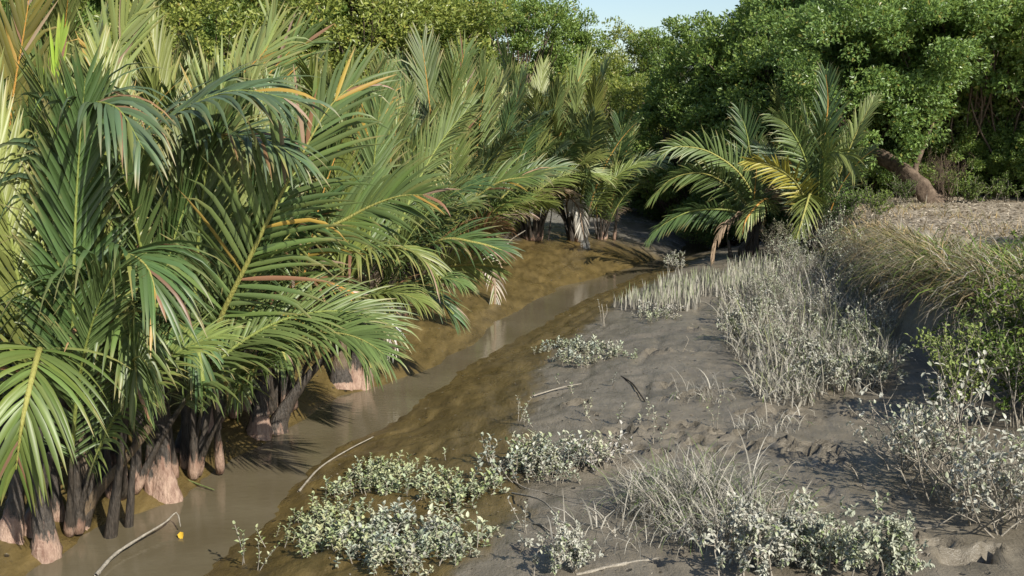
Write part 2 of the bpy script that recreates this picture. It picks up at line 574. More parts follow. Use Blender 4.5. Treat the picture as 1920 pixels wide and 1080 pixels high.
# ------------------------------------------------------------------ palms
G_BLUE = (0.082, 0.124, 0.060); G_DEEP = (0.068, 0.116, 0.039); G_MID = (0.102, 0.146, 0.044); G_YEL = (0.150, 0.180, 0.048)
G_PALE = (0.185, 0.225, 0.070); ORANGE = (0.34, 0.23, 0.05); TAN = (0.30, 0.22, 0.15); WHITE = (0.52, 0.49, 0.43); BROWN = (0.20, 0.11, 0.06)
RIB_Y = (0.29, 0.28, 0.07); RIB_O = (0.42, 0.22, 0.04); RIB_G = (0.20, 0.24, 0.05); RIB_B = (0.12, 0.085, 0.05)


def leaflets(P, N0, n=46, b0=0.26, length=1.05, width=0.027, vee=0.35, droop=0.6, segs=6, seed=0, ragged=0.07, stiff=1.0, a0=66, a1=16):
    """two ranks of folded leaflets along the rachis polyline P"""
    rg = np.random.default_rng(seed)
    n = int(n * 1.02)
    droop *= .55 if droop < 1 else .85
    T, N, S = frames(P, N0)
    K = len(P)
    s = np.linspace(b0, 0.985, n) + rg.normal(0, 0.003, n)
    s = np.clip(s, 0, 0.995)
    i = s * (K - 1)
    pick = lambda A: np.stack([np.interp(i, np.arange(K), A[:, k]) for k in range(3)], 1)
    P0, T0, N0_, S0 = pick(P), norm(pick(T)), norm(pick(N)), norm(pick(S))
    q = (s - b0) / (1 - b0)
    allV = []; allF = []; rn = []; uu = []; off = 0
    for side in (-1, 1):
        al = np.radians(a0 + (a1 - a0) * q ** 0.9) + rg.normal(0, 0.07, n)
        be = vee * (1 - 0.35 * q) + rg.normal(0, 0.10, n)
        d = norm(np.cos(al)[:, None] * T0 + np.sin(al)[:, None] * (side * np.cos(be)[:, None] * S0 + np.sin(be)[:, None] * N0_))
        prof = np.interp(q, [0, 0.12, 0.45, 0.8, 1], [0.62, 0.9, 1.0, 0.8, 0.42])
        Ln = length * prof * rg.uniform(0.88, 1.07, n)
        if ragged > 0:
            Ln = Ln * np.where(rg.random(n) < ragged, rg.uniform(0.15, 0.8, n), 1)
        W = width * rg.uniform(0.85, 1.15, n) * (0.6 + 0.4 * prof)
        dr_ = droop * rg.uniform(0.55, 1.45, n)
        kink = np.where(rg.random(n) < 0.14, rg.uniform(1.0, 2.6, n), 0)
        nl = norm(N0_ - d * (N0_ * d).sum(1, keepdims=True))
        tw = rg.normal(0, 0.28, n) + side * 0.25
        pos = P0.copy()
        rows = []
        us = np.linspace(0, 1, segs + 1)
        for j, u in enumerate(us):
            dd = d.copy()
            dd[:, 2] -= dr_ * u ** 1.7 / stiff + kink * max(0, u - 0.55)
            dd = norm(dd)
            if j: pos = pos + dd * (Ln / segs)[:, None]
            nn = norm(nl - dd * (nl * dd).sum(1, keepdims=True))
            ww = np.cross(dd, nn)
            c, si = np.cos(tw)[:, None], np.sin(tw)[:, None]
            ww, nn = ww * c + nn * si, nn * c - ww * si
            wv = np.interp(u, [0, 0.08, 0.3, 0.7, 1.0], [0.35, 0.8, 1.0, 0.72, 0.04])
            rows.append(np.stack([pos - ww * (W * wv)[:, None], pos + nn * (W * wv * 0.45)[:, None], pos + ww * (W * wv)[:, None]], 1))
        A = np.stack(rows, 1)                       # n, segs+1, 3, xyz
        allV.append(A.reshape(-1, 3))
        m = np.arange(n)[:, None, None] * (segs + 1) * 3
        jj = np.arange(segs)[None, :, None] * 3
        kk = np.arange(2)[None, None, :]
        b = m + jj + kk
        allF.append(np.stack([b, b + 1, b + 4, b + 3], -1).reshape(-1, 4) + off)
        off += n * (segs + 1) * 3
        rn.append(np.repeat(rg.random(n), (segs + 1) * 3)); uu.append(np.tile(np.repeat(us, 3), n))
    return np.concatenate(allV), np.concatenate(allF), np.concatenate(rn), np.concatenate(uu)


def rib_mesh(name, P, N0, bulb=0.15, thick=1.0):
    K = len(P)
    s = np.linspace(0, 1, K)
    L = np.linalg.norm(np.diff(P, axis=0), axis=1).sum()
    m = s * L
    rad = np.interp(m, [0, 0.05, 0.15, 0.32, 0.6, 1.0, 1.7, 3.0, L], [bulb * 0.80, bulb * 0.96, bulb, bulb * 0.86, bulb * 0.56, 0.042 * thick, 0.032 * thick, 0.024 * thick, 0.004])
    V, F = tube(P, rad, 7, N0)
    t = np.repeat(np.minimum(m / 5.2, 1.0), 7)
    # close the foot
    V = np.vstack([V, P[0] - (P[1] - P[0]) * 0.2])
    c = len(V) - 1
    T = np.array([[c, (j + 1) % 7, j] for j in range(7)])
    return make_mesh(name, V, [F, T], {'t': np.concatenate([t, [0]])})


def frond_curve(L=4.8, th0=0.2, bend=0.7, drift=0.0, n=48, pw=1.9, start=0.2):
    s = np.linspace(0, 1, n)
    th = th0 + bend * s ** pw
    az = drift * s ** 2
    d = np.stack([np.sin(th) * np.cos(az), np.sin(th) * np.sin(az), np.cos(th)], 1)
    P = np.concatenate([[[0, 0, 0]], np.cumsum(d[:-1] * L / (n - 1), axis=0)])
    P[:, 0] += start
    return P


FR = []   # shared frond shapes for the palms deeper in the stand: (leaflet mesh, rib mesh)
for k in range(20):
    rg = random.Random(100 + k)
    cls = k % 5
    th0, bend = [(0.04, 0.25), (0.10, 0.45), (0.18, 0.75), (0.30, 1.0), (0.42, 1.45)][cls]
    P = frond_curve(rg.uniform(4.9, 5.9) * (1.0 if cls < 3 else 0.85), th0 + rg.uniform(-.04, .06), bend * rg.uniform(.8, 1.25), rg.uniform(-0.5, 0.5))
    roll = rg.uniform(-1.5, 1.5)
    N0 = (-math.cos(roll), math.sin(roll), 0.25)
    sheet = cls < 2
    V, F, rn, uu = leaflets(P, N0, n=64 if sheet else 62, b0=rg.uniform(.24, .32), length=rg.uniform(1.0, 1.25), width=.032 if sheet else .026,
                            vee=rg.uniform(.05, .25) if sheet else rg.uniform(.15, .5), droop=rg.uniform(.05, .25) if sheet else rg.uniform(.4, .9) + (0.3 if cls > 2 else 0),
                            segs=5, seed=k, a0=rg.uniform(36, 48) if sheet else rg.uniform(54, 68))
    FR.append((make_mesh('frond', V, F, {'rnd': rn, 'u': uu}), rib_mesh('midrib', P, N0, rg.uniform(.075, .11))))
    FR[-1][0].materials.append(M_FROND); FR[-1][1].materials.append(M_RIB)


def palm_root(name, x, y, label, group=None, z=None):
    o = bpy.data.objects.new(name, None)
    COL.objects.link(o)
    o.empty_display_size = 0.3
    o.location = (x, y, (gz(x, y) if z is None else z) - 0.03)
    tag(o, label, 'palm', group)
    return o


def jit(c, rg, a=0.18):
    k = rg.uniform(1 - a, 1 + a)
    return (c[0] * k * rg.uniform(.92, 1.08), c[1] * k, c[2] * k * rg.uniform(.85, 1.15), 1)


def add_shared(root, var, rz, sc, colr, ribc, tilt=(0, 0)):
    me, rb = FR[var]
    f = link('frond', me, None, root)
    f.rotation_euler = (tilt[0], tilt[1], rz); f.scale = (sc, sc, sc)
    f.color = colr
    r = link('midrib', rb, None, f)
    r.color = (*ribc[:3], 1)
    return f


def add_frond(root, P_world, colr, ribc, face=None, roll=0.0, bulb=0.15, seed=0, split=False, dry=.10, **kw):
    """a frond of its own shape; P_world runs from the foot to the tip"""
    o = np.array(root.location)
    P = catmull(np.asarray(P_world) - o, 56)
    out = P[-1] - P[0]; out[2] = 0
    out = out / (np.linalg.norm(out) + 1e-6)
    N0 = np.array([-out[0], -out[1], 0.3])
    if face is not None:
        N0 = N0 * (1 - face) + face * np.array([-(o[0]) / 12, -1.0, 0.35])
    if roll:
        T = P[1] - P[0]; T = T / np.linalg.norm(T)
        N0 = N0 * math.cos(roll) + np.cross(T, N0) * math.sin(roll)
    V, F, rn, uu = leaflets(P, N0, seed=seed, **kw)
    if split:                                  # near enough to tell the leaflets apart: each is an object
        f = link('frond', None, None, root)
        per = (kw.get('segs', 6) + 1) * 3
        q = kw.get('segs', 6) * 2
        F0 = F[:q]
        rd = random.Random(seed)
        for i in range(len(V) // per):
            a = slice(i * per, (i + 1) * per)
            l = link('leaflet', make_mesh('leaflet', V[a], F0, {'rnd': rn[a], 'u': uu[a]}), M_FROND, f)
            l.color = jit(rd.choice([ORANGE, TAN, BROWN, G_YEL]), rd) if rd.random() < dry else jit(colr, rd, .12)   # some leaflets die before the rest
    else:
        f = link('frond', make_mesh('frond', V, F, {'rnd': rn, 'u': uu}), M_FROND, root)
        f.color = (*colr[:3], 1)
    r = link('midrib', rib_mesh('midrib', P, N0, bulb), M_RIB, f)
    r.color = (*ribc[:3], 1)
    return f


def fill_palm(root, n, rg, warm=0.0, dead=1, big=1.0, spread=(0, 5), creek=0):
    a = rg.uniform(0, 6.28)
    for k in range(n):
        a += 2.4 + rg.uniform(-.3, .3)
        cls = min(4, int(spread[0] + (spread[1] - spread[0]) * (k / n) + rg.uniform(-.3, .5)))
        var = cls + 5 * rg.randrange(4)
        u = rg.random()
        if cls < 2: u = .45 + .55 * u          # erect young fronds are paler
        c = G_BLUE if u < 0.36 - .2 * warm else G_DEEP if u < .56 - .2 * warm else G_MID if u < .80 - .3 * warm else G_YEL if u < .88 else G_PALE
        add_shared(root, var, a, big * rg.uniform(.85, 1.1), jit(c, rg), rg.choice([RIB_Y, RIB_G, RIB_O, RIB_G]))
    for k in range(creek):                      # fronds bowed out over the creek
        add_shared(root, rg.choice([2, 3, 3, 4]) + 5 * rg.randrange(4), rg.uniform(-1.7, .25), big * rg.uniform(.7, .95), jit(rg.choice([G_BLUE, G_DEEP, G_MID, G_MID, G_YEL]), rg), rg.choice([RIB_Y, RIB_G]))
    for k in range(dead):
        add_shared(root, 4 + 5 * rg.randrange(4), rg.uniform(0, 6.28), big * rg.uniform(.55, .8), jit(rg.choice([TAN, BROWN, TAN]), rg), RIB_B)


def stumps(root, n, rg, rad=0.45, hmin=0.25, hmax=1.0, bulb=0.15, front=True):
    """cut or rotted leaf bases round the foot of a palm"""
    for k in range(n):
        a = rg.uniform(-.3, math.pi + .3) if front else rg.uniform(0, 6.28)
        r = rg.uniform(0.1, rad)
        h = rg.uniform(hmin, hmax)
        lean = rg.uniform(-.05, .35)
        b = np.array([r * math.cos(a), r * math.sin(a), -0.35])
        if rg.random() < .2: h *= .35
        P = np.array([b + np.array([math.cos(a) * lean * t * h, math.sin(a) * lean * t * h, t * h]) for t in np.linspace(0, 1, 9)])
        bb = bulb * rg.choice([.45, .5, .6, .75, 1.0])
        rad_ = np.interp(np.linspace(0, h, 9), [0, .3, .7, 1.1, 1.8, 2.7], [bb * .9, bb, bb * .72, bb * .45, 0.032, .018]) * np.array([rg.uniform(.85, 1.15) for _ in range(9)])
        V, F = tube(P, rad_, 8)
        t = np.repeat(np.linspace(0.06, .06 + h / 9, 9), 8)
        V = np.vstack([V, P[-1] + [0, 0, .01], P[0] - [0, 0, .02]])
        n_ = len(V)
        T = [[n_ - 2, 64 + j, 64 + (j + 1) % 8] for j in range(8)] + [[n_ - 1, (j + 1) % 8, j] for j in range(8)]
        s = link('leaf_base', make_mesh('leaf_base', V, [F, np.array(T)], {'t': np.concatenate([t, [.15, 0]])}), M_RIB, root)
        s.color = (*RIB_B, 1)


rp = random.Random(21)
# --- the front row along the water, named by what marks each one
front = {}


def front_palm(key, px, py, label, nfill=7, base_n=6, bulb=0.17, big=0.8, warm=0.2, back=0.62, spread=(0, 3.0)):
    g = on_ground(px, py)
    r = palm_root('nipa_palm', g[0], g[1] + back, label)
    front[key] = r
    fill_palm(r, nfill, rp, warm, 0 if key in 'ABCDEF' else 1, big, spread, 2)
    if base_n: stumps(r, (base_n + 1) // 5, rp, 0.6, 1.3, 2.3, bulb * .55)
    return r


front_palm('A', 70, 1040, 'palm at the water with muddy black stems and a fan frond bowed over them', 3, 12, 0.12, .72)
front_palm('B', 185, 985, 'palm with a crooked dark stem leaning out beside the fan frond palm', 4, 10, 0.14)
front_palm('C', 312, 925, 'palm with one large speckled pink bulb standing at the water', 4, 8, 0.18)
front_palm('D', 392, 812, 'palm with a small reddish bulb on the bank between two larger bulbs', 4, 6, 0.15)
front_palm('E', 500, 806, 'palm with a pair of pinkish bulbs at the waterline under the long diagonal frond', 4, 7, 0.19)
front_palm('F', 662, 712, 'palm with pale pink foot and broken stems beside its frond shadow', 4, 7, 0.17)
front_palm('G', 700, 610, 'low spreading palm hanging yellow-green fronds over the brown mud slope', 8, 4, 0.14, 0.75, 0.3, 0.6)
front_palm('H', 835, 545, 'palm with a bleached dead frond dangling above the water', 10, 4, 0.10, .86, 0.3, 0.6, (0, 4))
front_palm('I', 1000, 452, 'tall palm with grey dead leaves heaped round its foot at the mud edge', 12, 6, 0.09, .90, 0.4, 0.3, (0, 4.4))
front_palm('J', 1082, 455, 'palm with a white withered frond curling down to the mud', 11, 5, 0.08, 0.88, 0.3, 0.3, (0, 4.4))
front_palm('L', 872, 505, 'palm rising behind the bleached dangling frond where the slope begins', 11, 3, .09, .80, .4, .6, (0, 4.4))
front_palm('M', 930, 462, 'palm between the dangling frond and the heaped grey dead leaves', 11, 4, .09, .84, .4, .4, (0, 4.4))
front_palm('K', 1128, 450, 'small dark palm in shade beside the shaded mud gully', 4, 3, 0.08, 0.6, 0.0, 0.1)

def bulb_base(key, pts, w0, pink=.34):
    """one swollen leaf base at the waterline, narrowing into its stalk; pts in the picture, w0 its width there"""
    root = front[key]; o = np.array(root.location)
    g0 = on_ground(*pts[0]); yy = g0[1] + .05
    P = [g0 - [0, 0, .12]] + [at_y(px, py, yy + .04 * i) for i, (px, py) in enumerate(pts)]
    q = catmull(np.array(P) - o, 22)
    m = np.concatenate([[0], np.cumsum(np.linalg.norm(np.diff(q, axis=0), axis=1))])
    r = w0 / F_PX * yy / 2
    rad = np.interp(m, [0, .10, .16, .28, .5, .85, 1.3, 2.2], [r * .98, r * 1.0, r * .99, r * .84, r * .60, r * .42, .042, .03])
    rgn = np.random.default_rng(int(pts[0][0]))
    V, F = tube(q, rad, 14, (0, -1, 0))
    c = np.repeat(q, 14, 0)
    d = V - c
    ang = np.tile(np.arange(14), 22)
    wob = 1 + .10 * np.sin(ang * 2 * np.pi / 14 * 3 + m.repeat(14) * 5 + rgn.uniform(0, 6)) + rgn.normal(0, .045, len(V)) + .12 * (np.arange(14) % 3 == 0)[np.tile(np.arange(14), 22)] * np.minimum(m, .6).repeat(14)
    V = c + d * wob[:, None] * np.array([1.0, .72, 1.0])
    ob = link('leaf_base', make_mesh('leaf_base', V, F, {'t': np.maximum(m - .12, 0).repeat(14) * .05 / pink}), M_RIB, root)
    ob.color = (*RIB_B, 1)


for key, pts, w, pk in [('A', [(85, 1045), (80, 980), (70, 900), (72, 800)], 62, .30), ('A', [(18, 1010), (30, 950), (35, 860)], 52, .22), ('A', [(55, 1005), (68, 950), (95, 850)], 40, .20),
                        ('B', [(145, 985), (165, 930), (150, 800)], 46, .10), ('B', [(150, 990), (170, 940), (205, 895), (245, 850), (280, 800)], 34, .02),
                        ('C', [(312, 938), (305, 880), (302, 800), (300, 720)], 64, .40), ('C', [(285, 930), (282, 870), (285, 780)], 34, .6),
                        ('D', [(392, 808), (398, 775), (402, 720)], 40, .45), ('D', [(340, 850), (350, 800), (352, 720)], 34, .1),
                        ('E', [(484, 818), (488, 770), (496, 710), (500, 640)], 50, .34), ('E', [(518, 812), (530, 775), (556, 735), (600, 680), (640, 650)], 40, .42), ('E', [(462, 770), (450, 740), (448, 690)], 34, .12),
                        ('F', [(680, 728), (688, 700), (710, 672), (735, 648)], 34, .36), ('F', [(660, 722), (664, 690), (682, 630), (690, 590)], 40, .34), ('F', [(640, 722), (638, 690), (640, 630)], 44, .05)]:
    bulb_base(key, pts, w, pk)

# fronds with a place of their own: (palm, [(px, py, y offset)...], leaf colour, rib colour, facing, options)
HERO = [
    ('C', [(345, 800, 0), (400, 640, -.3), (470, 480, -.6), (545, 330, -.8), (615, 205, -.8), (672, 150, -.7)], G_MID, RIB_Y, .75, dict(n=48, b0=.2, length=1.15, droop=.55, vee=.2, a0=74)),
    ('A', [(60, 800, 0), (75, 660, -.4), (62, 700, -1.0), (42, 790, -1.25), (30, 880, -1.2)], (0.115, 0.16, 0.04), RIB_Y, None, dict(n=34, b0=.42, length=1.0, droop=1.3, vee=.1, a0=75)),
    ('B', [(130, 820, 0), (120, 660, -.3), (170, 540, -.7), (230, 480, -1.0), (275, 500, -1.3), (295, 560, -1.5)], G_DEEP, RIB_Y, .45, dict(n=46, b0=.3, length=1.35, droop=1.5, vee=.3, a0=70)),
    ('D', [(340, 780, 0), (330, 700, -.3), (372, 684, -.7), (418, 690, -1.0), (446, 730, -1.2)], G_YEL, RIB_G, None, dict(n=26, b0=.4, length=.75, droop=1.7, vee=.15, a0=78, ragged=.15)),
    ('E', [(490, 700, 0), (500, 590, -.2), (570, 530, -.5), (650, 545, -.7), (712, 592, -.8)], G_MID, RIB_O, .15, dict(dry=.4, n=42, b0=.34, length=.95, droop=1.2, vee=.2, a0=72)),
    ('F', [(640, 620, 0), (610, 500, 0), (690, 468, -.4), (770, 470, -.7), (825, 520, -.9)], G_YEL, RIB_Y, .1, dict(n=40, b0=.34, length=1.1, droop=1.5, vee=.25, a0=74)),
    ('E', [(520, 640, .2), (570, 470, .1), (660, 405, 0), (740, 370, -.2), (800, 365, -.4)], G_MID, RIB_Y, .5, dict(n=46, b0=.3, length=1.2, droop=.9, vee=.25, a0=66)),
    ('D', [(330, 700, .2), (390, 560, 0), (450, 470, -.3), (520, 420, -.6), (590, 410, -.8)], G_DEEP, RIB_Y, .6, dict(n=46, b0=.3, length=1.1, droop=.8, vee=.25, a0=70)),
    ('C', [(280, 700, .3), (300, 500, .3), (340, 330, .1), (420, 260, -.3), (500, 262, -.8), (560, 300, -1.2)], G_BLUE, RIB_G, .2, dict(n=48, b0=.3, length=1.15, droop=1.3, vee=.3, a0=62)),
    ('B', [(170, 700, .4), (180, 480, .4), (230, 300, .3), (330, 215, 0), (440, 170, -.3), (560, 190, -.6)], G_BLUE, RIB_G, .3, dict(n=48, b0=.3, length=1.15, droop=1.0, vee=.35)),
    ('A', [(100, 700, .4), (115, 420, .4), (150, 220, .2), (215, 200, -.3), (270, 280, -.7)], G_BLUE, RIB_G, .2, dict(n=46, b0=.35, length=1.1, droop=1.6, vee=.3)),
    ('C', [(300, 700, .6), (250, 420, .8), (200, 210, .9), (230, 60, .9), (262, 20, .9)], G_PALE, RIB_G, .85, dict(n=52, b0=.33, length=1.1, droop=.1, vee=.1, a0=40)),
    ('A', [(95, 700, .6), (92, 400, .8), (100, 200, .9), (112, 78, .9)], (0.21, 0.30, 0.035), RIB_Y, .9, dict(n=46, b0=.45, length=.75, droop=.02, vee=.1, a0=9, a1=5)),
    ('D', [(370, 620, .8), (390, 380, 1.2), (410, 200, 1.4), (500, 90, 1.5), (508, 30, 1.5)], G_PALE, RIB_O, .85, dict(n=52, b0=.4, length=1.1, droop=.08, vee=.12, a0=42)),
    ('E', [(500, 600, .8), (450, 380, 1.2), (470, 200, 1.4), (540, 100, 1.5), (585, 75, 1.5)], G_MID, RIB_O, .85, dict(n=52, b0=.4, length=1.1, droop=.15, vee=.12, a0=48)),
    ('F', [(640, 600, .6), (600, 440, .9), (625, 300, 1.0), (690, 215, 1.0), (722, 172, 1.0)], ORANGE, RIB_O, .85, dict(n=40, b0=.4, length=.85, droop=.12, vee=.1, a0=44)),
    ('B', [(10, 700, 1.0), (20, 380, 1.2), (20, 220, 1.2), (45, 60, 1.2), (60, -40, 1.2)], (0.12, 0.11, 0.022), RIB_O, .8, dict(n=46, b0=.42, length=1.0, droop=.1, vee=.12, a0=42)),
    ('G', [(740, 560, 0), (760, 490, 0), (830, 450, -.3), (890, 455, -.6), (945, 470, -.8)], G_DEEP, RIB_Y, .35, dict(n=44, b0=.3, length=.95, droop=.9, vee=.3, a0=66)),
    ('G', [(740, 570, 0), (780, 520, -.1), (830, 500, -.3), (890, 495, -.6), (935, 500, -.8)], G_PALE, RIB_Y, .8, dict(n=38, b0=.4, length=.7, droop=.3, vee=.2, a0=60)),
    ('F', [(690, 640, 0), (720, 560, -.1), (770, 540, -.3), (820, 560, -.5), (850, 590, -.6)], G_DEEP, RIB_G, .1, dict(n=36, b0=.3, length=.9, droop=1.1, vee=.3)),
    ('G', [(730, 560, .2), (700, 430, .3), (720, 330, .3), (770, 300, .1), (815, 320, -.1)], G_YEL, RIB_Y, .3, dict(n=42, b0=.35, length=1.0, droop=1.0, vee=.3)),
    ('H', [(815, 500, .2), (825, 400, .5), (850, 250, .7), (860, 150, .7), (872, 92, .7)], G_MID, RIB_O, .85, dict(n=52, b0=.33, length=1.15, droop=.1, vee=.15, a0=44)),
    ('H', [(815, 480, .2), (800, 400, .4), (780, 280, .5), (770, 200, .5), (745, 120, .5)], G_MID, RIB_Y, .8, dict(n=52, b0=.33, length=1.15, droop=.15, vee=.15, a0=46)),
    ('H', [(840, 500, 0), (870, 400, -.2), (930, 345, -.5), (1000, 330, -.8)], G_MID, RIB_Y, .5, dict(n=46, b0=.3, length=1.1, droop=.8, vee=.25)),
    ('H', [(840, 500, -.1), (890, 468, -.4), (918, 490, -.7), (928, 540, -.8), (926, 585, -.8)], (.42, .38, .31), TAN, .3, dict(dry=.3, n=22, b0=.5, length=.5, droop=1.5, vee=.2, ragged=.3, width=.018)),
    ('I', [(975, 400, 0), (990, 330, 0), (1020, 290, -.3), (1060, 270, -.6), (1095, 255, -.9)], G_MID, RIB_Y, .6, dict(n=48, b0=.3, length=1.2, droop=.6, vee=.25)),
    ('I', [(960, 390, 0), (930, 300, 0), (950, 230, -.1), (1000, 190, -.3), (1040, 200, -.5)], G_BLUE, RIB_G, .4, dict(n=48, b0=.3, length=1.15, droop=.9, vee=.3)),
    ('I', [(965, 390, -.2), (960, 340, -.5), (920, 325, -.9), (880, 350, -1.2), (870, 380, -1.3)], G_YEL, RIB_Y, .4, dict(n=44, b0=.3, length=1.1, droop=1.3, vee=.3)),
    ('I', [(965, 400, .3), (930, 300, .6), (915, 220, .7), (905, 140, .7)], G_PALE, RIB_Y, .85, dict(n=48, b0=.33, length=1.2, droop=.2, vee=.15, a0=46)),
    ('I', [(975, 400, .3), (960, 290, .6), (945, 215, .6), (915, 190, .4), (880, 195, .2)], (0.30, 0.28, 0.06), RIB_Y, .5, dict(n=40, b0=.4, length=.8, droop=.6, vee=.2)),
    ('J', [(1060, 420, 0), (1065, 370, -.3), (1085, 390, -.8), (1092, 425, -1.0), (1100, 465, -1.1)], WHITE, TAN, .5, dict(n=34, b0=.38, length=.6, droop=1.2, vee=.2, a0=60)),
    ('J', [(1060, 420, 0), (1055, 340, -.2), (1020, 310, -.6), (975, 330, -1.0), (955, 370, -1.2)], G_YEL, RIB_Y, .4, dict(n=44, b0=.3, length=1.0, droop=1.2, vee=.3)),
    ('J', [(1070, 410, 0), (1075, 330, -.2), (1100, 280, -.4), (1125, 300, -.7)], G_MID, RIB_Y, .6, dict(n=44, b0=.3, length=1.0, droop=.8, vee=.3)),
    ('B', [(160, 800, 0), (165, 650, -.3), (205, 590, -.8), (245, 630, -1.2), (258, 740, -1.35)], G_MID, RIB_Y, None, dict(n=36, b0=.4, length=.85, droop=1.9, vee=.1, a0=70)),
    ('C', [(300, 780, 0), (295, 660, -.2), (325, 612, -.5), (365, 640, -.8), (380, 715, -.9)], G_DEEP, RIB_G, None, dict(n=32, b0=.4, length=.8, droop=1.8, vee=.15, a0=70)),
    ('D', [(400, 760, 0), (420, 640, -.2), (470, 590, -.5), (515, 615, -.8), (535, 680, -.9)], G_MID, RIB_Y, None, dict(n=34, b0=.4, length=.8, droop=1.7, vee=.15, a0=70)),
    ('E', [(500, 740, 0), (535, 625, -.1), (600, 592, -.4), (665, 625, -.7), (695, 690, -.8)], G_MID, RIB_Y, .1, dict(n=38, b0=.36, length=.85, droop=1.6, vee=.2, a0=72)),
    ('F', [(670, 660, 0), (672, 600, -.1), (700, 580, -.3), (728, 610, -.5), (738, 655, -.5)], WHITE, RIB_B, None, dict(n=18, b0=.45, length=.55, droop=2.0, vee=.1, ragged=.4)),
    ('K', [(1140, 430, 0), (1150, 330, 0), (1165, 260, 0), (1160, 220, 0)], G_DEEP, RIB_G, .8, dict(n=40, b0=.4, length=.9, droop=.2, vee=.2)),
    ('K', [(1145, 430, 0), (1165, 350, -.1), (1200, 310, -.2), (1245, 300, -.4)], G_BLUE, RIB_G, .6, dict(n=40, b0=.4, length=.8, droop=.8, vee=.2)),
]
for k, (key, pts, c, rc, face, kw) in enumerate(HERO):
    root = front[key]
    o = np.array(root.location)
    rg = random.Random(900 + k)
    a = rg.uniform(0, 6.28)
    foot = o + np.array([.28 * math.cos(a), .05 + abs(.30 * math.sin(a)), -0.02])
    W = [at_y(px, py, o[1] + dy) for (px, py, dy) in pts]
    while len(W) > 3 and W[0][2] < foot[2] + .6: W.pop(0)
    foot[0] += .5 * (W[0][0] - foot[0])              # the stalk leans gently from its foot, never doubling back
    P = [foot, foot * .6 + W[0] * .4 + np.array([.08 * (foot[0] - W[0][0]), 0, .05])] + W
    add_frond(root, P, c, rc, face, 0, rg.uniform(.05, .085), 300 + k, split=key in 'ABCDEFGH', **kw)

# --- the stand behind, every palm its own
placed = [tuple(front[k].location[:2]) for k in front]
cands = []
rb = random.Random(77)
tries = 0
while len(cands) < 46 and tries < 6000:
    tries += 1
    y = rb.uniform(10.5, 40)
    x = rb.uniform(-0.49 * y - 0.8, float(xl(y)) - 1.0)
    if y > 33 and x > 2.0: continue
    if y > 17 and x > np.interp(y, [17, 21, 25, 30, 34, 40], [-3.0, -2.5, -1.9, -1.0, 0.0, 1.6]): continue
    if all((x - a) ** 2 + (y - b) ** 2 > 1.65 ** 2 for a, b in placed):
        placed.append((x, y)); cands.append((x, y))
for (x, y) in cands:
    if y < 17: lab, grp = 'upright green palm in the thick stand behind the front row of bulbs', 'palms behind the front row'
    elif y < 27: lab, grp = 'palm deep in the stand with fronds rising over its neighbours', 'palms deep in the stand'
    else: lab, grp = 'far palm below the trees at the back of the stand', 'far palms below the trees'
    r = palm_root('nipa_palm', x, y, lab, grp)
    fill_palm(r, rb.randint(6, 9), rb, 0.35 + 0.25 * (y > 20), 1, rb.uniform(.9, 1.05) * float(np.interp(y, [10, 16, 25, 40], [.80, .82, .80, .82])), (0, 4.0))

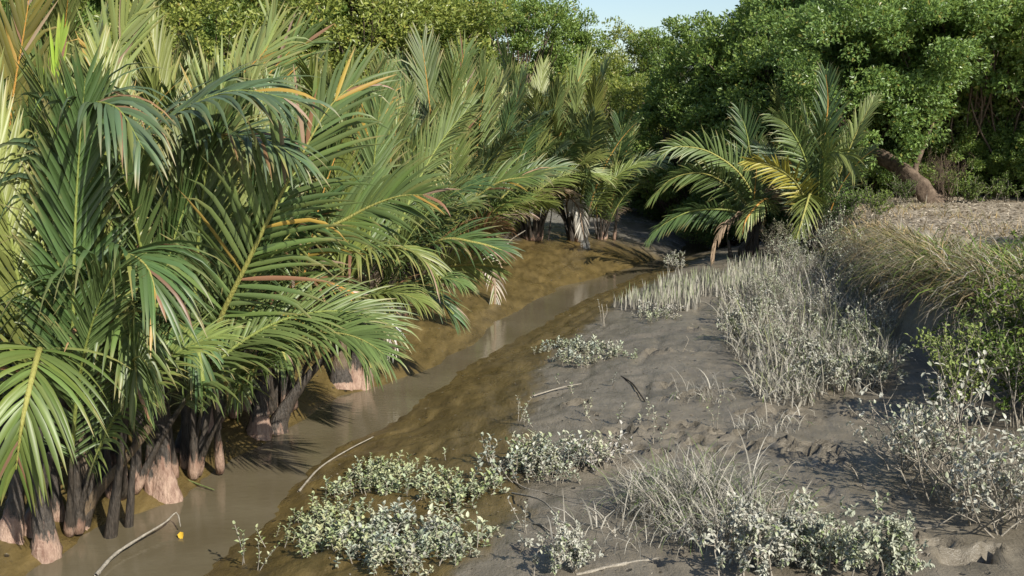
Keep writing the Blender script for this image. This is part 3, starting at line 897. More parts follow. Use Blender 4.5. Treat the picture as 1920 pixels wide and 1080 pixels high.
# --- palms on the other bank
for key, (x, y), lab, n, big in (('R', (7.55, 27.2), 'sunlit palm on the grassy bank in front of the dark trees', 5, .62),
                                 ('S', (6.2, 28.6), 'palm overhanging the shaded creek mud across from the white frond', 2, .58),
                                 ('T', (8.6, 31.0), 'shaded palm standing behind the sunlit palm on the bank', 7, .72)):
    r = palm_root('nipa_palm', x, y, lab)
    front[key] = r
    fill_palm(r, n, rp, .1, 1, big, (0, 3.5))
    stumps(r, 4, rp, .4, .3, .8, .12, False)
HERO2 = [
    ('R', [(1530, 390, 0), (1540, 300, 0), (1552, 200, 0), (1548, 135, 0)], G_DEEP, RIB_O, .8, dict(n=46, b0=.35, length=.9, droop=.2, vee=.2, a0=46)),
    ('R', [(1555, 380, 0), (1580, 310, 0), (1610, 240, -.1), (1640, 185, -.1)], G_PALE, RIB_Y, .6, dict(n=46, b0=.3, length=.75, droop=.25, vee=.4, a0=50)),
    ('R', [(1525, 390, 0), (1510, 300, -.1), (1480, 240, -.3), (1448, 215, -.5)], G_MID, RIB_G, .6, dict(n=42, b0=.35, length=.85, droop=.7, vee=.3)),
    ('R', [(1530, 400, 0), (1520, 365, -.4), (1512, 385, -1.0), (1500, 425, -1.3), (1490, 455, -1.4)], G_YEL, RIB_Y, .7, dict(n=34, b0=.4, length=.75, droop=1.1, vee=.2)),
    ('R', [(1540, 390, 0), (1545, 310, -.3), (1562, 285, -.7), (1590, 295, -1.0), (1605, 325, -1.2)], G_YEL, RIB_G, .5, dict(n=38, b0=.35, length=.8, droop=1.0, vee=.3)),
    ('R', [(1520, 400, 0), (1490, 340, -.3), (1445, 310, -.6), (1400, 300, -.8)], (0.32, 0.29, 0.05), RIB_Y, .6, dict(n=38, b0=.35, length=.7, droop=.4, vee=.3)),
    ('S', [(1420, 400, 0), (1390, 330, -.2), (1330, 285, -.4), (1270, 275, -.7), (1240, 290, -.8)], G_MID, RIB_Y, .5, dict(n=44, b0=.3, length=.85, droop=.7, vee=.3)),
    ('S', [(1410, 410, 0), (1380, 360, -.3), (1320, 325, -.7), (1260, 335, -1.0), (1218, 375, -1.2)], G_MID, RIB_Y, .7, dict(n=44, b0=.3, length=.8, droop=.6, vee=.25)),
    ('S', [(1410, 420, 0), (1370, 395, -.3), (1300, 395, -.8), (1245, 420, -1.1), (1215, 450, -1.3)], G_DEEP, RIB_G, .6, dict(n=44, b0=.3, length=.75, droop=.8, vee=.3)),
    ('S', [(1430, 410, 0), (1440, 375, -.4), (1425, 380, -.8), (1400, 410, -1.1), (1392, 440, -1.2)], G_PALE, RIB_O, .7, dict(n=34, b0=.4, length=.6, droop=1.1, vee=.2)),
    ('S', [(1420, 400, 0), (1410, 320, 0), (1400, 250, 0), (1385, 205, 0)], G_DEEP, RIB_G, .8, dict(n=44, b0=.35, length=.85, droop=.3, vee=.2)),
    ('S', [(1425, 420, 0), (1400, 400, -.3), (1360, 420, -.7), (1340, 455, -.9), (1335, 490, -.9)], TAN, RIB_B, .5, dict(n=20, b0=.4, length=.5, droop=2.2, vee=.1, ragged=.4)),
]
for k, (key, pts, c, rc, face, kw) in enumerate(HERO2):
    root = front[key]
    o = np.array(root.location)
    rg = random.Random(1900 + k)
    a = rg.uniform(0, 6.28)
    foot = o + np.array([.2 * math.cos(a), .2 * math.sin(a), -0.02])
    P = [foot, foot + np.array([0, 0, .25])]
    for i_, (px, py, dy) in enumerate(pts):
        w = at_y(px, py, o[1] + dy)
        if w[2] > P[-1][2] + .1 or i_ > 0: P.append(w)
    add_frond(root, P, c, rc, face, 0, .11, 500 + k, **kw)


# ------------------------------------------------------------------ trees
def leaf_cloud(P, D, Nn, L, W, hexa=False):
    """folded leaves at P pointing along D with surface normal Nn"""
    D = norm(D)
    Nn = norm(Nn - D * (Nn * D).sum(1, keepdims=True))
    Sx = np.cross(D, Nn)
    L = np.broadcast_to(L, (len(P),))[:, None]; W = np.broadcast_to(W, (len(P),))[:, None]
    n = len(P)
    if not hexa:
        V = np.stack([P, P + D * L * .5 - Sx * W * .5 + Nn * W * .18, P + D * L - Nn * L * .08, P + D * L * .5 + Sx * W * .5 + Nn * W * .18], 1).reshape(-1, 3)
        b = np.arange(n)[:, None] * 4
        T = np.concatenate([b + [0, 1, 2], b + [0, 2, 3]])
        return V, T, 4
    V = np.stack([P, P + D * L * .3 - Sx * W * .5 + Nn * W * .2, P + D * L * .7 - Sx * W * .42 + Nn * W * .15, P + D * L - Nn * L * .12,
                  P + D * L * .7 + Sx * W * .42 + Nn * W * .15, P + D * L * .3 + Sx * W * .5 + Nn * W * .2], 1).reshape(-1, 3)
    b = np.arange(n)[:, None] * 6
    T = np.concatenate([b + [0, 1, 2], b + [0, 2, 3], b + [0, 3, 4], b + [0, 4, 5]])
    return V, T, 6


def make_tree(seed, h=7.5, rx=2.9, base=1.2, clumps=110, per=330, leaf=0.135, lean=0.0, fill=0.62, flat=0.7):
    """trunk-and-limbs mesh and crown mesh, foot at the origin"""
    rg = np.random.default_rng(seed)
    zc = (h + base) / 2; rz = (h - base) / 2
    C = []
    while len(C) < clumps:
        v = rg.normal(size=3); v /= np.linalg.norm(v)
        bump = 1 + 0.22 * math.sin(3 * math.atan2(v[1], v[0]) + seed) + 0.2 * math.sin(5 * v[2] + 2 * seed)
        r = rg.uniform(fill, 1.0) ** 0.6 * bump
        p = np.array([v[0] * rx * r, v[1] * rx * r, zc + v[2] * rz * r])
        if p[2] < base * 0.6: continue
        C.append(p)
    C = np.array(C)
    acc = Acc()
    top = np.array([lean * h, 0, h * 0.8])
    tr = catmull([(0, 0, -.2), (lean * h * .2 + .1, .05, h * .25), (lean * h * .6, -.08, h * .5), top], 14)
    V, F = tube(tr, np.linspace(0.15, 0.03, 14) * h / 7, 7)
    acc.add(V, F)
    for c in C[::2]:
        k = int(np.clip((c[2] / h) * 9 + rg.uniform(-4, 0), 1, 12))
        p0 = tr[k]
        mid = (p0 + c) / 2 + rg.normal(0, .25, 3) + [0, 0, -.15]
        q = catmull([p0, mid, c], 8)
        V, F = tube(q, np.linspace(.045, .010, 8), 4)
        acc.add(V, F)
    trunk = acc.mesh('trunk')
    Ps, Ds, Ns = [], [], []
    for c in C:
        m = int(per * rg.uniform(.6, 1.3))
        v = norm(rg.normal(size=(m, 3)))
        rr_ = rg.uniform(.25, 1, m) ** .5
        R_ = rg.uniform(.34, .66) * rx / 2.9
        P = c + v * rr_[:, None] * np.array([R_, R_, R_ * flat])
        # leaves sit in little rosettes along twig ends
        tw = P[rg.integers(0, m, m)] * 0.6 + P * 0.4 if False else P
        out = norm(P - np.array([0, 0, zc])) + v * .6
        D = norm(out * .6 + rg.normal(0, .65, (m, 3)) + [0, 0, .15])
        Nn = norm(np.array([0, 0, .55]) + out * .95 + rg.normal(0, .45, (m, 3)))
        Ps.append(tw); Ds.append(D); Ns.append(Nn)
    P = np.concatenate(Ps); D = np.concatenate(Ds); Nn = np.concatenate(Ns)
    L = leaf * rg.uniform(.65, 1.2, len(P))
    V, T, k = leaf_cloud(P, D, Nn, L, L * .48)
    crown = make_mesh('crown', V, [T], {'rnd': np.repeat(rg.random(len(P)), k)}, None, False)
    trunk.materials.append(M_BARK); crown.materials.append(M_TREE)
    return trunk, crown


TREES = [make_tree(1, 7.6, 2.9, 0.7, 190, 190, .165), make_tree(2, 8.4, 2.7, .9, 190, 190, .165, .05), make_tree(3, 7.0, 3.2, 0.5, 200, 190, .16, -.06),
         make_tree(4, 8.4, 2.4, 1.8, 160, 190, .17, .04), make_tree(5, 4.2, 2.6, 0.15, 130, 210, .14)]


def plant_tree(var, x, y, sc, rz, colr, label, group=None, name='mangrove_tree', z=None, zs=1.0, cat='tree'):
    o = bpy.data.objects.new(name, None); COL.objects.link(o)
    o.location = (x, y, (gz(x, y) if z is None else z)); o.rotation_euler = (0, 0, rz); o.scale = (sc, sc, sc * zs)
    t = link('trunk', TREES[var][0], None, o)
    c = link('crown', TREES[var][1], None, o)
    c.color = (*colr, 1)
    return tag(o, label, cat, group)


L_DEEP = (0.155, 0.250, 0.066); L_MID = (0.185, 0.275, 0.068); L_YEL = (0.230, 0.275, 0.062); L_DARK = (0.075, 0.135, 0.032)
# right-hand wood, front edge
for (px, y, var, sc, c, lab) in [
    (1440, 37, 0, .98, L_MID, 'bushy green tree standing beside the strip of open sky'),
    (1280, 39, 0, .79, L_MID, 'small round tree at the edge of the wood by the sky gap'),
    (1355, 38, 1, .84, L_MID, 'tree with a ragged top beside the open sky'),
    (1535, 36, 2, 1.1, L_MID, 'broad green tree rising behind the sunlit palm'),
    (1640, 35, 1, 1.08, L_DEEP, 'dense green tree above the leaning trunk'),
    (1775, 33.5, 2, 1.12, L_DEEP, 'leafy tree with boughs reaching over the leaning trunk base'),
    (1900, 33, 0, 1.15, L_DEEP, 'dense tree at the far end of the dry path'),
    (2030, 31, 1, 1.1, L_DEEP, 'tree at the frame edge beyond the dry path'),
    (1800, 31.6, 3, 1.0, L_MID, 'tree with high boughs just behind the leaning trunk'),
    (1890, 31.0, 3, 1.0, L_MID, 'tree with leaves sweeping low at the side of the path'),
]:
    x = (px - 960) / F_PX * y
    plant_tree(var, x, y, sc, px * .013, c, lab)
rt = random.Random(12)
ORD = ['first', 'second', 'third', 'fourth', 'fifth', 'sixth', 'seventh', 'eighth', 'ninth', 'tenth', 'eleventh', 'twelfth', 'thirteenth', 'fourteenth', 'fifteenth', 'sixteenth']
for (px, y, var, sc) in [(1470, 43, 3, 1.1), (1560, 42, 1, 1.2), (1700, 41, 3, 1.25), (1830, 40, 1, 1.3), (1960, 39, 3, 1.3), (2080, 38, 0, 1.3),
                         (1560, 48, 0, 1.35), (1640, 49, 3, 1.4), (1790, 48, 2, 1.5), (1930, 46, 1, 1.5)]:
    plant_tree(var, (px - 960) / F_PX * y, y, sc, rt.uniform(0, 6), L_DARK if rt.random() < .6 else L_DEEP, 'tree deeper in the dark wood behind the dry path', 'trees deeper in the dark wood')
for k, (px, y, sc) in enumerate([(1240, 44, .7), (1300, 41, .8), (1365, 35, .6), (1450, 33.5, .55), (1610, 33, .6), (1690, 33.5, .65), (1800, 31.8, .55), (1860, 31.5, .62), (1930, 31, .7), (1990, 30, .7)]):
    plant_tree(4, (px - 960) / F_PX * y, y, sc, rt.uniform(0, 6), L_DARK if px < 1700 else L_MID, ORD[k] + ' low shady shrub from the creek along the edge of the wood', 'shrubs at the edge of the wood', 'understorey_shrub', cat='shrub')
# trees closing the view over the creek and behind the palms
for (px, y, var, sc, c, lab) in [
    (1120, 44, 2, .80, L_YEL, 'rounded yellow-green tree over the shaded gully'),
    (1075, 52, 3, .90, L_MID, 'thin-topped tree rising at the left side of the sky gap'),
    (1165, 56, 0, 1.0, L_YEL, 'pale green tree filling the bottom of the sky gap'),
    (1195, 50, 2, .82, L_MID, 'green tree behind the rounded yellow-green tree'),
    (1250, 54, 1, .86, L_MID, 'soft green tree right under the sky gap'),
    (1225, 45, 0, .66, L_YEL, 'yellowish tree under the open strip of sky'),
    (985, 50, 1, .95, L_MID, 'tall tree left of the open strip of sky'),
]:
    plant_tree(var, (px - 960) / F_PX * y, y, sc, px * .01, c, lab)
k = 0
for px in range(-60, 900, 74):
    y = 47 + rt.uniform(-3, 4)
    plant_tree(k % 4, (px + rt.uniform(-20, 20) - 960) / F_PX * y, y, rt.uniform(1.15, 1.4), rt.uniform(0, 6), rt.choice([L_MID, L_YEL, L_MID, L_DEEP]),
               ORD[k] + ' light green tree from the left in the row behind the palms', 'trees in the row behind the palms')
    k += 1
for px in range(-100, 2200, 105):
    y = 64 + rt.uniform(-3, 5)
    s = .58 if 870 < px < 1560 else 1.75
    plant_tree(k % 4, (px - 960) / F_PX * y, y, s * rt.uniform(.9, 1.1), rt.uniform(0, 6), rt.choice([L_MID, L_DEEP]),
               'distant tree closing off the view at the back', 'distant trees at the back')
    k += 1

plant_tree(4, 13.0, 14.2, 1.0, 1.0, L_DEEP, 'low round tree just out of frame shading the dry path', name='mangrove_tree')

# the leaning trunk at the edge of the path
g = on_ground(1745, 380)
lt = bpy.data.objects.new('leaning_tree', None); COL.objects.link(lt); lt.location = g
P = catmull(np.array([at_y(1752, 392, g[1]), at_y(1728, 352, g[1]), at_y(1690, 316, g[1] + .3), at_y(1645, 288, g[1] + .9), at_y(1600, 262, g[1] + 1.8), at_y(1560, 200, g[1] + 2.5)]) - g, 26)
V, F = tube(P, np.interp(np.linspace(0, 1, 26), [0, .08, .3, .6, 1], [.38, .25, .20, .15, .06]) * (1 + .07 * np.sin(np.arange(26) * 1.9)), 12)
V = V + norm(V - np.repeat(P, 12, 0)) * (.05 * np.sin(np.tile(np.arange(12), 26) * 1.57 + np.repeat(np.arange(26), 12) * .35) + RNG.normal(0, .012, len(V)))[:, None]
link('trunk', make_mesh('trunk', V, F), M_BARK_WARM, lt)
P2 = catmull(np.array([at_y(1722, 345, g[1]), at_y(1716, 318, g[1] + .2), at_y(1728, 285, g[1] + .7), at_y(1750, 230, g[1] + 1.4)]) - g, 14)
V, F = tube(P2, np.linspace(.09, .03, 14), 8)
link('branch', make_mesh('branch', V, F), M_BARK_WARM, lt)
cr = link('crown', TREES[2][1], None, lt); cr.location = np.array(at_y(1615, 338, g[1] + 1.1)) - g; cr.scale = (.78, .78, .8); cr.color = (*L_DEEP, 1)
tag(lt, 'tree with a thick bare brown trunk leaning out of the wood over the path', 'tree')

# ------------------------------------------------------------------ grasses
MUDGREY = np.array([.27, .25, .20]); STRAW = np.array([.40, .29, .125]); GRASS = np.array([.09, .16, .025]); PALEST = np.array([.48, .455, .385]); OLIVE = np.array([.20, .21, .08])


def blades(P, H, az, lean, curl, W, c0, c1, segs=5, seed=0, split=0.5):
    n = len(P)
    bc = lambda a: np.broadcast_to(a, (n,)).astype(float)
    H, az, lean, curl, W = map(bc, (H, az, lean, curl, W))
    pos = np.array(P, float)
    side = np.stack([-np.sin(az), np.cos(az), np.zeros(n)], 1)
    tw = np.random.default_rng(seed).uniform(-1.2, 1.2, n)
    side = side * np.cos(tw)[:, None] + np.stack([np.cos(az), np.sin(az), np.zeros(n)], 1) * np.sin(tw)[:, None]
    rows, cs = [], []
    for j in range(segs + 1):
        u = j / segs
        ph = lean + curl * u ** 1.4
        d = np.stack([np.sin(ph) * np.cos(az), np.sin(ph) * np.sin(az), np.cos(ph)], 1)
        if j: pos = pos + d * (H / segs)[:, None]
        w = W * (1 - u) ** .6 * (.7 + .3 * min(1, u * 4)) if j < segs else W * .05
        rows.append(np.stack([pos - side * w[:, None], pos + side * w[:, None]], 1))
        f = float(smooth(split - .25, split + .25, u))
        c = c0 * (1 - f) + c1 * f
        cs.append(np.repeat(np.broadcast_to(c, (n, 3))[:, None], 2, 1))
    V = np.stack(rows, 1).reshape(-1, 3)
    C = np.stack(cs, 1).reshape(-1, 3)
    m = np.arange(n)[:, None] * (segs + 1) * 2
    jj = np.arange(segs)[None] * 2
    b = m + jj
    return V, np.stack([b, b + 1, b + 3, b + 2], -1).reshape(-1, 4), C


def px_area(n, cx, cy, rx, ry, rg, power=.5):
    out = []
    a = rg.uniform(0, 2 * np.pi, n); r = rg.uniform(0, 1, n) ** power
    for x, y in zip(cx + rx * r * np.cos(a), cy + ry * r * np.sin(a)):
        out.append((x, y))
    return ground_many(np.array(out))


def ground_many(Q):
    """foot points on the terrain under many picture points"""
    u = (Q[:, 0] - 960) / F_PX; v = (540 - Q[:, 1]) / F_PX
    d = np.stack([u, CP + v * SP, -SP + v * CP], 1)
    lo = 6 / d[:, 1]; t = lo.copy(); done = np.zeros(len(Q), bool); res = np.zeros((len(Q), 3))
    for k in range(900):
        t2 = t * 1.003
        p = np.array([0, 0, CAM_H]) + d * t2[:, None]
        h = p[:, 2] - terrain(p[:, 0], p[:, 1], False)
        hit = (h < 0) & ~done
        res[hit] = p[hit]; done |= hit
        t = np.where(done, t, t2)
        if done.all(): break
    res = res[done]
    res[:, 2] = terrain(res[:, 0], res[:, 1]) - .01
    return res


rg = np.random.default_rng(50)


def grass_obj(name, lab, sets, kind='stuff', cat=None, group=None, loc=None):
    acc = Acc()
    for k, (P, H, az, lean, curl, W, c0, c1, split) in enumerate(sets):
        V, Q, C = blades(P, H, az, lean, curl, W, c0, c1, 5, k, split)
        acc.add(V, Q, None, None, C)
    o = link(name, acc.mesh(name), M_BLADE)
    return tag(o, lab, cat or 'grass', group, kind)


def cmix(n, a, b, rg):
    f = rg.random((n, 1))
    return (a * (1 - f) + b * f) * rg.uniform(.7, 1.25, (n, 1))


# rushes at the bend
sets = []
for (cx, cy, rx, ry, n, h) in [(1345, 545, 115, 14, 620, .42), (1245, 570, 70, 20, 320, .40), (1420, 520, 60, 22, 260, .45), (1180, 572, 32, 8, 70, .32)]:
    P = px_area(n, cx, cy, rx, ry, rg); m = len(P)
    sets.append((P, rg.uniform(.55, 1.1, m) * h, rg.uniform(0, 6.28, m), rg.uniform(0, .16, m), rg.uniform(0, .25, m), rg.uniform(.010, .019, m), cmix(m, PALEST, MUDGREY, rg), cmix(m, np.array([.20, .26, .10]), PALEST, rg), .62))
grass_obj('rush_bed', 'short upright grey-green rushes along the bend of the creek', sets)

# muddy tall grass thicket on the mud flat
sets = []
for (cx, cy, rx, ry, n, h) in [(1500, 640, 145, 68, 1500, .66), (1560, 560, 140, 60, 1300, .66), (1480, 725, 75, 40, 600, .5), (1600, 690, 80, 45, 800, .6), (1400, 590, 60, 40, 400, .6), (1560, 500, 110, 30, 700, .7), (1450, 540, 60, 30, 500, .6)]:
    P = px_area(n, cx, cy, rx, ry, rg); m = len(P)
    sets.append((P, rg.uniform(.4, 1.2, m) * h, rg.uniform(0, 6.28, m), rg.uniform(0, .45, m), rg.uniform(.1, 2.3, m), rg.lognormal(-4.9, .45, m), cmix(m, PALEST, MUDGREY, rg), np.where(rg.random((m, 1)) < .38, cmix(m, GRASS, OLIVE, rg), cmix(m, PALEST * .9, MUDGREY, rg)), .6))
grass_obj('muddy_grass', 'mud-grey tall grass thicket on the flat below the bank', sets)

# dry straw and green grass hanging over the bank
sets = []
for (xa, ya, xb, yb, n, dry_) in [(6.1, 14.0, 7.2, 19.5, 3400, .55), (6.7, 19.0, 7.9, 26.5, 1100, .7), (6.9, 13.0, 9.3, 17.5, 2800, .42), (6.2, 10.5, 8.5, 15.0, 2600, .3)]:
    x = rg.uniform(xa, xb, n); y = rg.uniform(ya, yb, n)
    x = np.maximum(x, xbank(y) + rg.uniform(.1, .6, n))
    tx = np.round(x * 2.2 + .35 * vnoise(y * 3, x)) / 2.2; ty = np.round(y * 2.2) / 2.2; pull = rg.uniform(0, .75, n)   # gathered into clumps
    x = x + (tx - x) * pull; y = y + (ty - y) * pull
    P = np.stack([x, y, terrain(x, y) - .01], 1)
    isd = rg.random((n, 1)) < dry_ + .25 * fbm(x * .8, y * .8, 2)[:, None]
    edge = 1 - smooth(.6, 1.8, x - xbank(y))
    az = np.where(rg.random(n) < .15 + .35 * edge, np.pi + rg.normal(-.2, .9, n), rg.uniform(0, 6.28, n))
    sets.append((P, rg.uniform(.25, .7, n) * (1 + .7 * edge) * np.interp(y, [16, 20], [1, .55]), az, rg.uniform(.1, .6, n), rg.uniform(.6, 2.3, n) + .5 * edge, rg.lognormal(-4.8, .45, n),
                 np.where(isd, cmix(n, STRAW * .6, STRAW, rg), cmix(n, OLIVE * .7, OLIVE, rg)), np.where(isd, cmix(n, STRAW, PALEST, rg), cmix(n, GRASS, np.array([.16, .22, .04]), rg)), .35))
n = 1700
y = rg.uniform(11.5, 22, n); x = xbank(y) + rg.uniform(.35, 1.15, n)
P = np.stack([x, y, terrain(x, y) + .01], 1)
sets.append((P, rg.uniform(.6, 1.35, n), np.pi + rg.normal(-.15, .45, n), rg.uniform(.5, 1.1, n), rg.uniform(1.1, 2.1, n), rg.lognormal(-5.1, .4, n), cmix(n, STRAW * .8, OLIVE, rg), np.where(rg.random((n, 1)) < .3, cmix(n, OLIVE, GRASS, rg), cmix(n, STRAW * .85, MUDGREY, rg)), .4))
grass_obj('bank_grass', 'straw-coloured and green grass tumbling over the edge of the bank', sets)

# thin dry grass toward the path
n = 3400
x = rg.uniform(7.4, 11.5, n); y = rg.uniform(19, 29.5, n)
keep = (fbm(x * .7, y * .7, 3) + .35 - .16 * (x - 8.2)) > 0
x, y = x[keep], y[keep]; n = len(x)
P = np.stack([x, y, terrain(x, y) - .01], 1)
gr = rg.random((n, 1)) < .3
grass_obj('path_grass', 'thin dry grass with green weeds beside the dry path',
          [(P, rg.uniform(.12, .42, n), rg.uniform(0, 6.28, n), rg.uniform(.1, 1.1, n), rg.uniform(.2, 1.6, n), rg.lognormal(-5.2, .4, n), cmix(n, STRAW * .7, STRAW, rg), np.where(gr, cmix(n, GRASS, OLIVE, rg), cmix(n, STRAW, PALEST, rg)), .4)])

# leaf litter on the dry path
n = 9000
x = rg.uniform(8.3, 16, n); y = rg.uniform(17, 31, n)
P = np.stack([x, y, terrain(x, y) + .012], 1)
D = rg.normal(0, 1, (n, 3)); D[:, 2] *= .15
Nn = np.array([0, 0, 1.0]) + rg.normal(0, .25, (n, 3))
V, T, k = leaf_cloud(P, D, Nn, rg.uniform(.06, .14, n), rg.uniform(.03, .06, n))
C = np.repeat(cmix(n, np.array([.25, .20, .14]), np.array([.52, .46, .36]), rg), k, 0)
lit = link('leaf_litter', make_mesh('leaf_litter', V, [T], None, {'col': C}, False), M_BLADE)
tag(lit, 'dry brown leaf litter strewn on the path', 'leaf litter', kind='stuff')


n = 900
Q = np.stack([rg.uniform(560, 1700, n), rg.uniform(560, 1078, n)], 1)
P = ground_many(Q); P = P[P[:, 2] > .02]; n = len(P)
D = rg.normal(0, 1, (n, 3)); D[:, 2] *= .2
V, T, k = leaf_cloud(P + [0, 0, .016], D, np.array([0, 0, 1.0]) + rg.normal(0, .3, (n, 3)), rg.lognormal(-3.4, .5, n), rg.lognormal(-4.2, .4, n))
C = np.repeat(cmix(n, np.array([.07, .055, .035]), np.array([.36, .32, .25]), rg), k, 0)
tag(link('mud_litter', make_mesh('mud_litter', V, [T], None, {'col': C}, False), M_BLADE), 'leaf scraps and crumbs stuck on the tidal mud', 'litter', kind='stuff')


def tussock(px, py, lab, n, h, rad, green=.2, fall=1.0):
    g = on_ground(px, py)
    a = rg.uniform(0, 6.28, n); r = rad * rg.random(n) ** .6
    x = g[0] + r * np.cos(a) * 1.4; y = g[1] + r * np.sin(a)
    P = np.stack([x, y, terrain(x, y) - .01], 1)
    gsel = rg.random((n, 1)) < green
    o = grass_obj('grass_tussock', lab, [(P, rg.uniform(.4, 1.15, n) * h, a + rg.normal(0, 1.4, n), rg.uniform(0, .5, n), rg.uniform(.6, 3.1, n) * fall, rg.lognormal(-5.35, .4, n), cmix(n, PALEST, MUDGREY, rg),
                                         np.where(gsel, cmix(n, GRASS, np.array([.18, .24, .08]), rg), cmix(n, PALEST, MUDGREY * 1.1, rg)), .5)], None, 'grass tussock')
    return o


tussock(1290, 945, 'big muddy grass tussock with green blades in the near mud', 1100, .62, .45, .28)
tussock(1380, 1000, 'grey tussock merging into the leafy shrubs at the bottom edge', 800, .52, .42, .3)
tussock(1160, 1010, 'sparse bent grass stems beside the pale bamboo pole', 70, .6, .45, .1, 1.3)
tussock(1860, 930, 'green-tipped grass tuft under the grey twiggy shrub', 240, .6, .35, .45)
tussock(1330, 745, 'thin tuft of drooping grey stems at the thicket foot', 80, .45, .3, .1, 1.2)
tussock(1450, 800, 'grey grass tuft by the row of footprints', 90, .4, .3, .1, 1.2)


# ------------------------------------------------------------------ mangrove seedlings and shrubs
def make_seedling(seed, stems=5, h=.32, leaf=.075, rad=.10):
    rg = np.random.default_rng(seed)
    acc = Acc(); Ps, Ds, Ns = [], [], []
    for k in range(stems):
        a = rg.uniform(0, 6.28); ln = rg.uniform(.05, .8)
        hh = h * rg.uniform(.55, 1.15)
        b = np.array([rad * rg.uniform(-1, 1), rad * rg.uniform(-1, 1), -.02])
        tip = b + np.array([math.cos(a) * ln * hh, math.sin(a) * ln * hh, hh])
        q = catmull([b, (b + tip) / 2 + rg.normal(0, .02, 3), tip], 6)
        V, F = tube(q, np.linspace(.006, .003, 6), 4)
        acc.add(V, F)
        nodes = int(rg.integers(4, 7))
        for j in range(nodes):
            t = .3 + .7 * j / (nodes - 1)
            p = q[min(5, int(t * 5))] * (1 - (t * 5 % 1)) + q[min(5, int(t * 5) + 1)] * (t * 5 % 1)
            aa = a + j * 1.57 + rg.normal(0, .3)
            for s in (0, math.pi):
                Ps.append(p); up = .35 + .9 * (j / nodes) + rg.normal(0, .25)
                Ds.append([math.cos(aa + s), math.sin(aa + s), up])
                Ns.append([-math.cos(aa + s) * up * .8, -math.sin(aa + s) * up * .8, 1.0])
    st = acc.mesh('stem'); st.materials.append(M_TWIG)
    P = np.array(Ps); n = len(P)
    L = leaf * rg.uniform(.6, 1.15, n)
    V, T, k = leaf_cloud(P, np.array(Ds) + rg.normal(0, .15, (n, 3)), np.array(Ns) + rg.normal(0, .2, (n, 3)), L, L * .5, True)
    lf = make_mesh('leaves', V, [T], {'rnd': np.repeat(rg.random(n) * .95, k)})
    lf.materials.append(M_MUDLEAF)
    return st, lf


SEED = [make_seedling(k, 6, .16, .060, .22) for k in range(5)] + [make_seedling(10 + k, 7, .28, .060, .24) for k in range(3)] + [make_seedling(20 + k, 1, .22, .05, .01) for k in range(3)] + [make_seedling(30 + k, 2, .36, .045, .04) for k in range(2)]
S_GREEN = (.36, .39, .235); S_GREY = (.39, .405, .31); S_WHITE = (.43, .425, .36)


def seedling(p, var, sc, colr, lab, group, rs):
    o = bpy.data.objects.new('mangrove_seedling', None); COL.objects.link(o)
    o.location = p; o.rotation_euler = (rs.uniform(-.1, .1), rs.uniform(-.1, .1), rs.uniform(0, 6.28)); o.scale = (sc,) * 3
    link('stem', SEED[var][0], None, o)
    l = link('leaves', SEED[var][1], None, o)
    l.color = jit(colr, rs, .15)
    return tag(o, lab, 'seedling', group)


rs = random.Random(4)
PATCH = [
    ((705, 905, 95, 42), 36, (0, 5), S_GREEN, 'pale green mangrove seedling in the patch nearest the water', 'seedlings in the patch nearest the water'),
    ((625, 995, 70, 50), 28, (0, 5), S_GREEN, 'mangrove seedling in the sprawling patch on brown algae mud at the bottom', 'seedlings on the brown mud at the bottom'),
    ((775, 1030, 110, 50), 46, (0, 5), S_GREY, 'grey-green mangrove seedling in the thick patch at the bottom edge', 'seedlings in the thick bottom patch'),
    ((860, 925, 55, 26), 18, (0, 5), S_GREEN, 'green mangrove seedling in the small clump joining two patches', 'seedlings in the joining clump'),
    ((1010, 880, 85, 30), 24, (5, 8), S_GREY, 'taller mud-coated mangrove sapling in the mid mud patch', 'saplings in the mid mud patch'),
    ((1110, 860, 60, 30), 10, (5, 8), S_WHITE, 'whitish mud-coated sapling at the end of the mid patch', 'whitish saplings of the mid patch'),
    ((1110, 662, 100, 20), 34, (0, 5), S_GREY, 'grey mangrove seedling in the long low strip across the mud', 'seedlings in the long low strip'),
    ((1240, 592, 42, 18), 14, (0, 5), S_WHITE, 'white mud-coated seedling at the foot of the rushes', 'seedlings at the foot of the rushes'),
]
for (cx, cy, rx, ry), n, (v0, v1), c, lab, grp in PATCH:
    for p in px_area(n, cx, cy, rx, ry, rg, .6):
        seedling(p, rs.randrange(v0, v1), rs.uniform(.55, 1.1), c, lab, grp, rs)
singles = [(500, 1030), (515, 1010), (455, 1055), (480, 1070), (540, 990), (970, 790), (985, 800), (1095, 780), (1110, 790), (1160, 790), (1200, 795), (1215, 790), (1225, 795), (1130, 600), (1075, 740),
           (900, 1030), (940, 1010), (960, 1000), (990, 1005), (735, 905), (1085, 905), (1205, 600), (1220, 596), (1260, 790), (1340, 800), (1050, 720), (1000, 800), (1150, 720), (835, 860), (1230, 830)]
for (px, py) in singles:
    seedling(on_ground(px, py), rs.randrange(8, 13), rs.uniform(.7, 1.2), S_GREY if px > 900 else S_GREEN, 'lone spindly mangrove seedling standing apart on open mud', 'lone seedlings on open mud', rs)


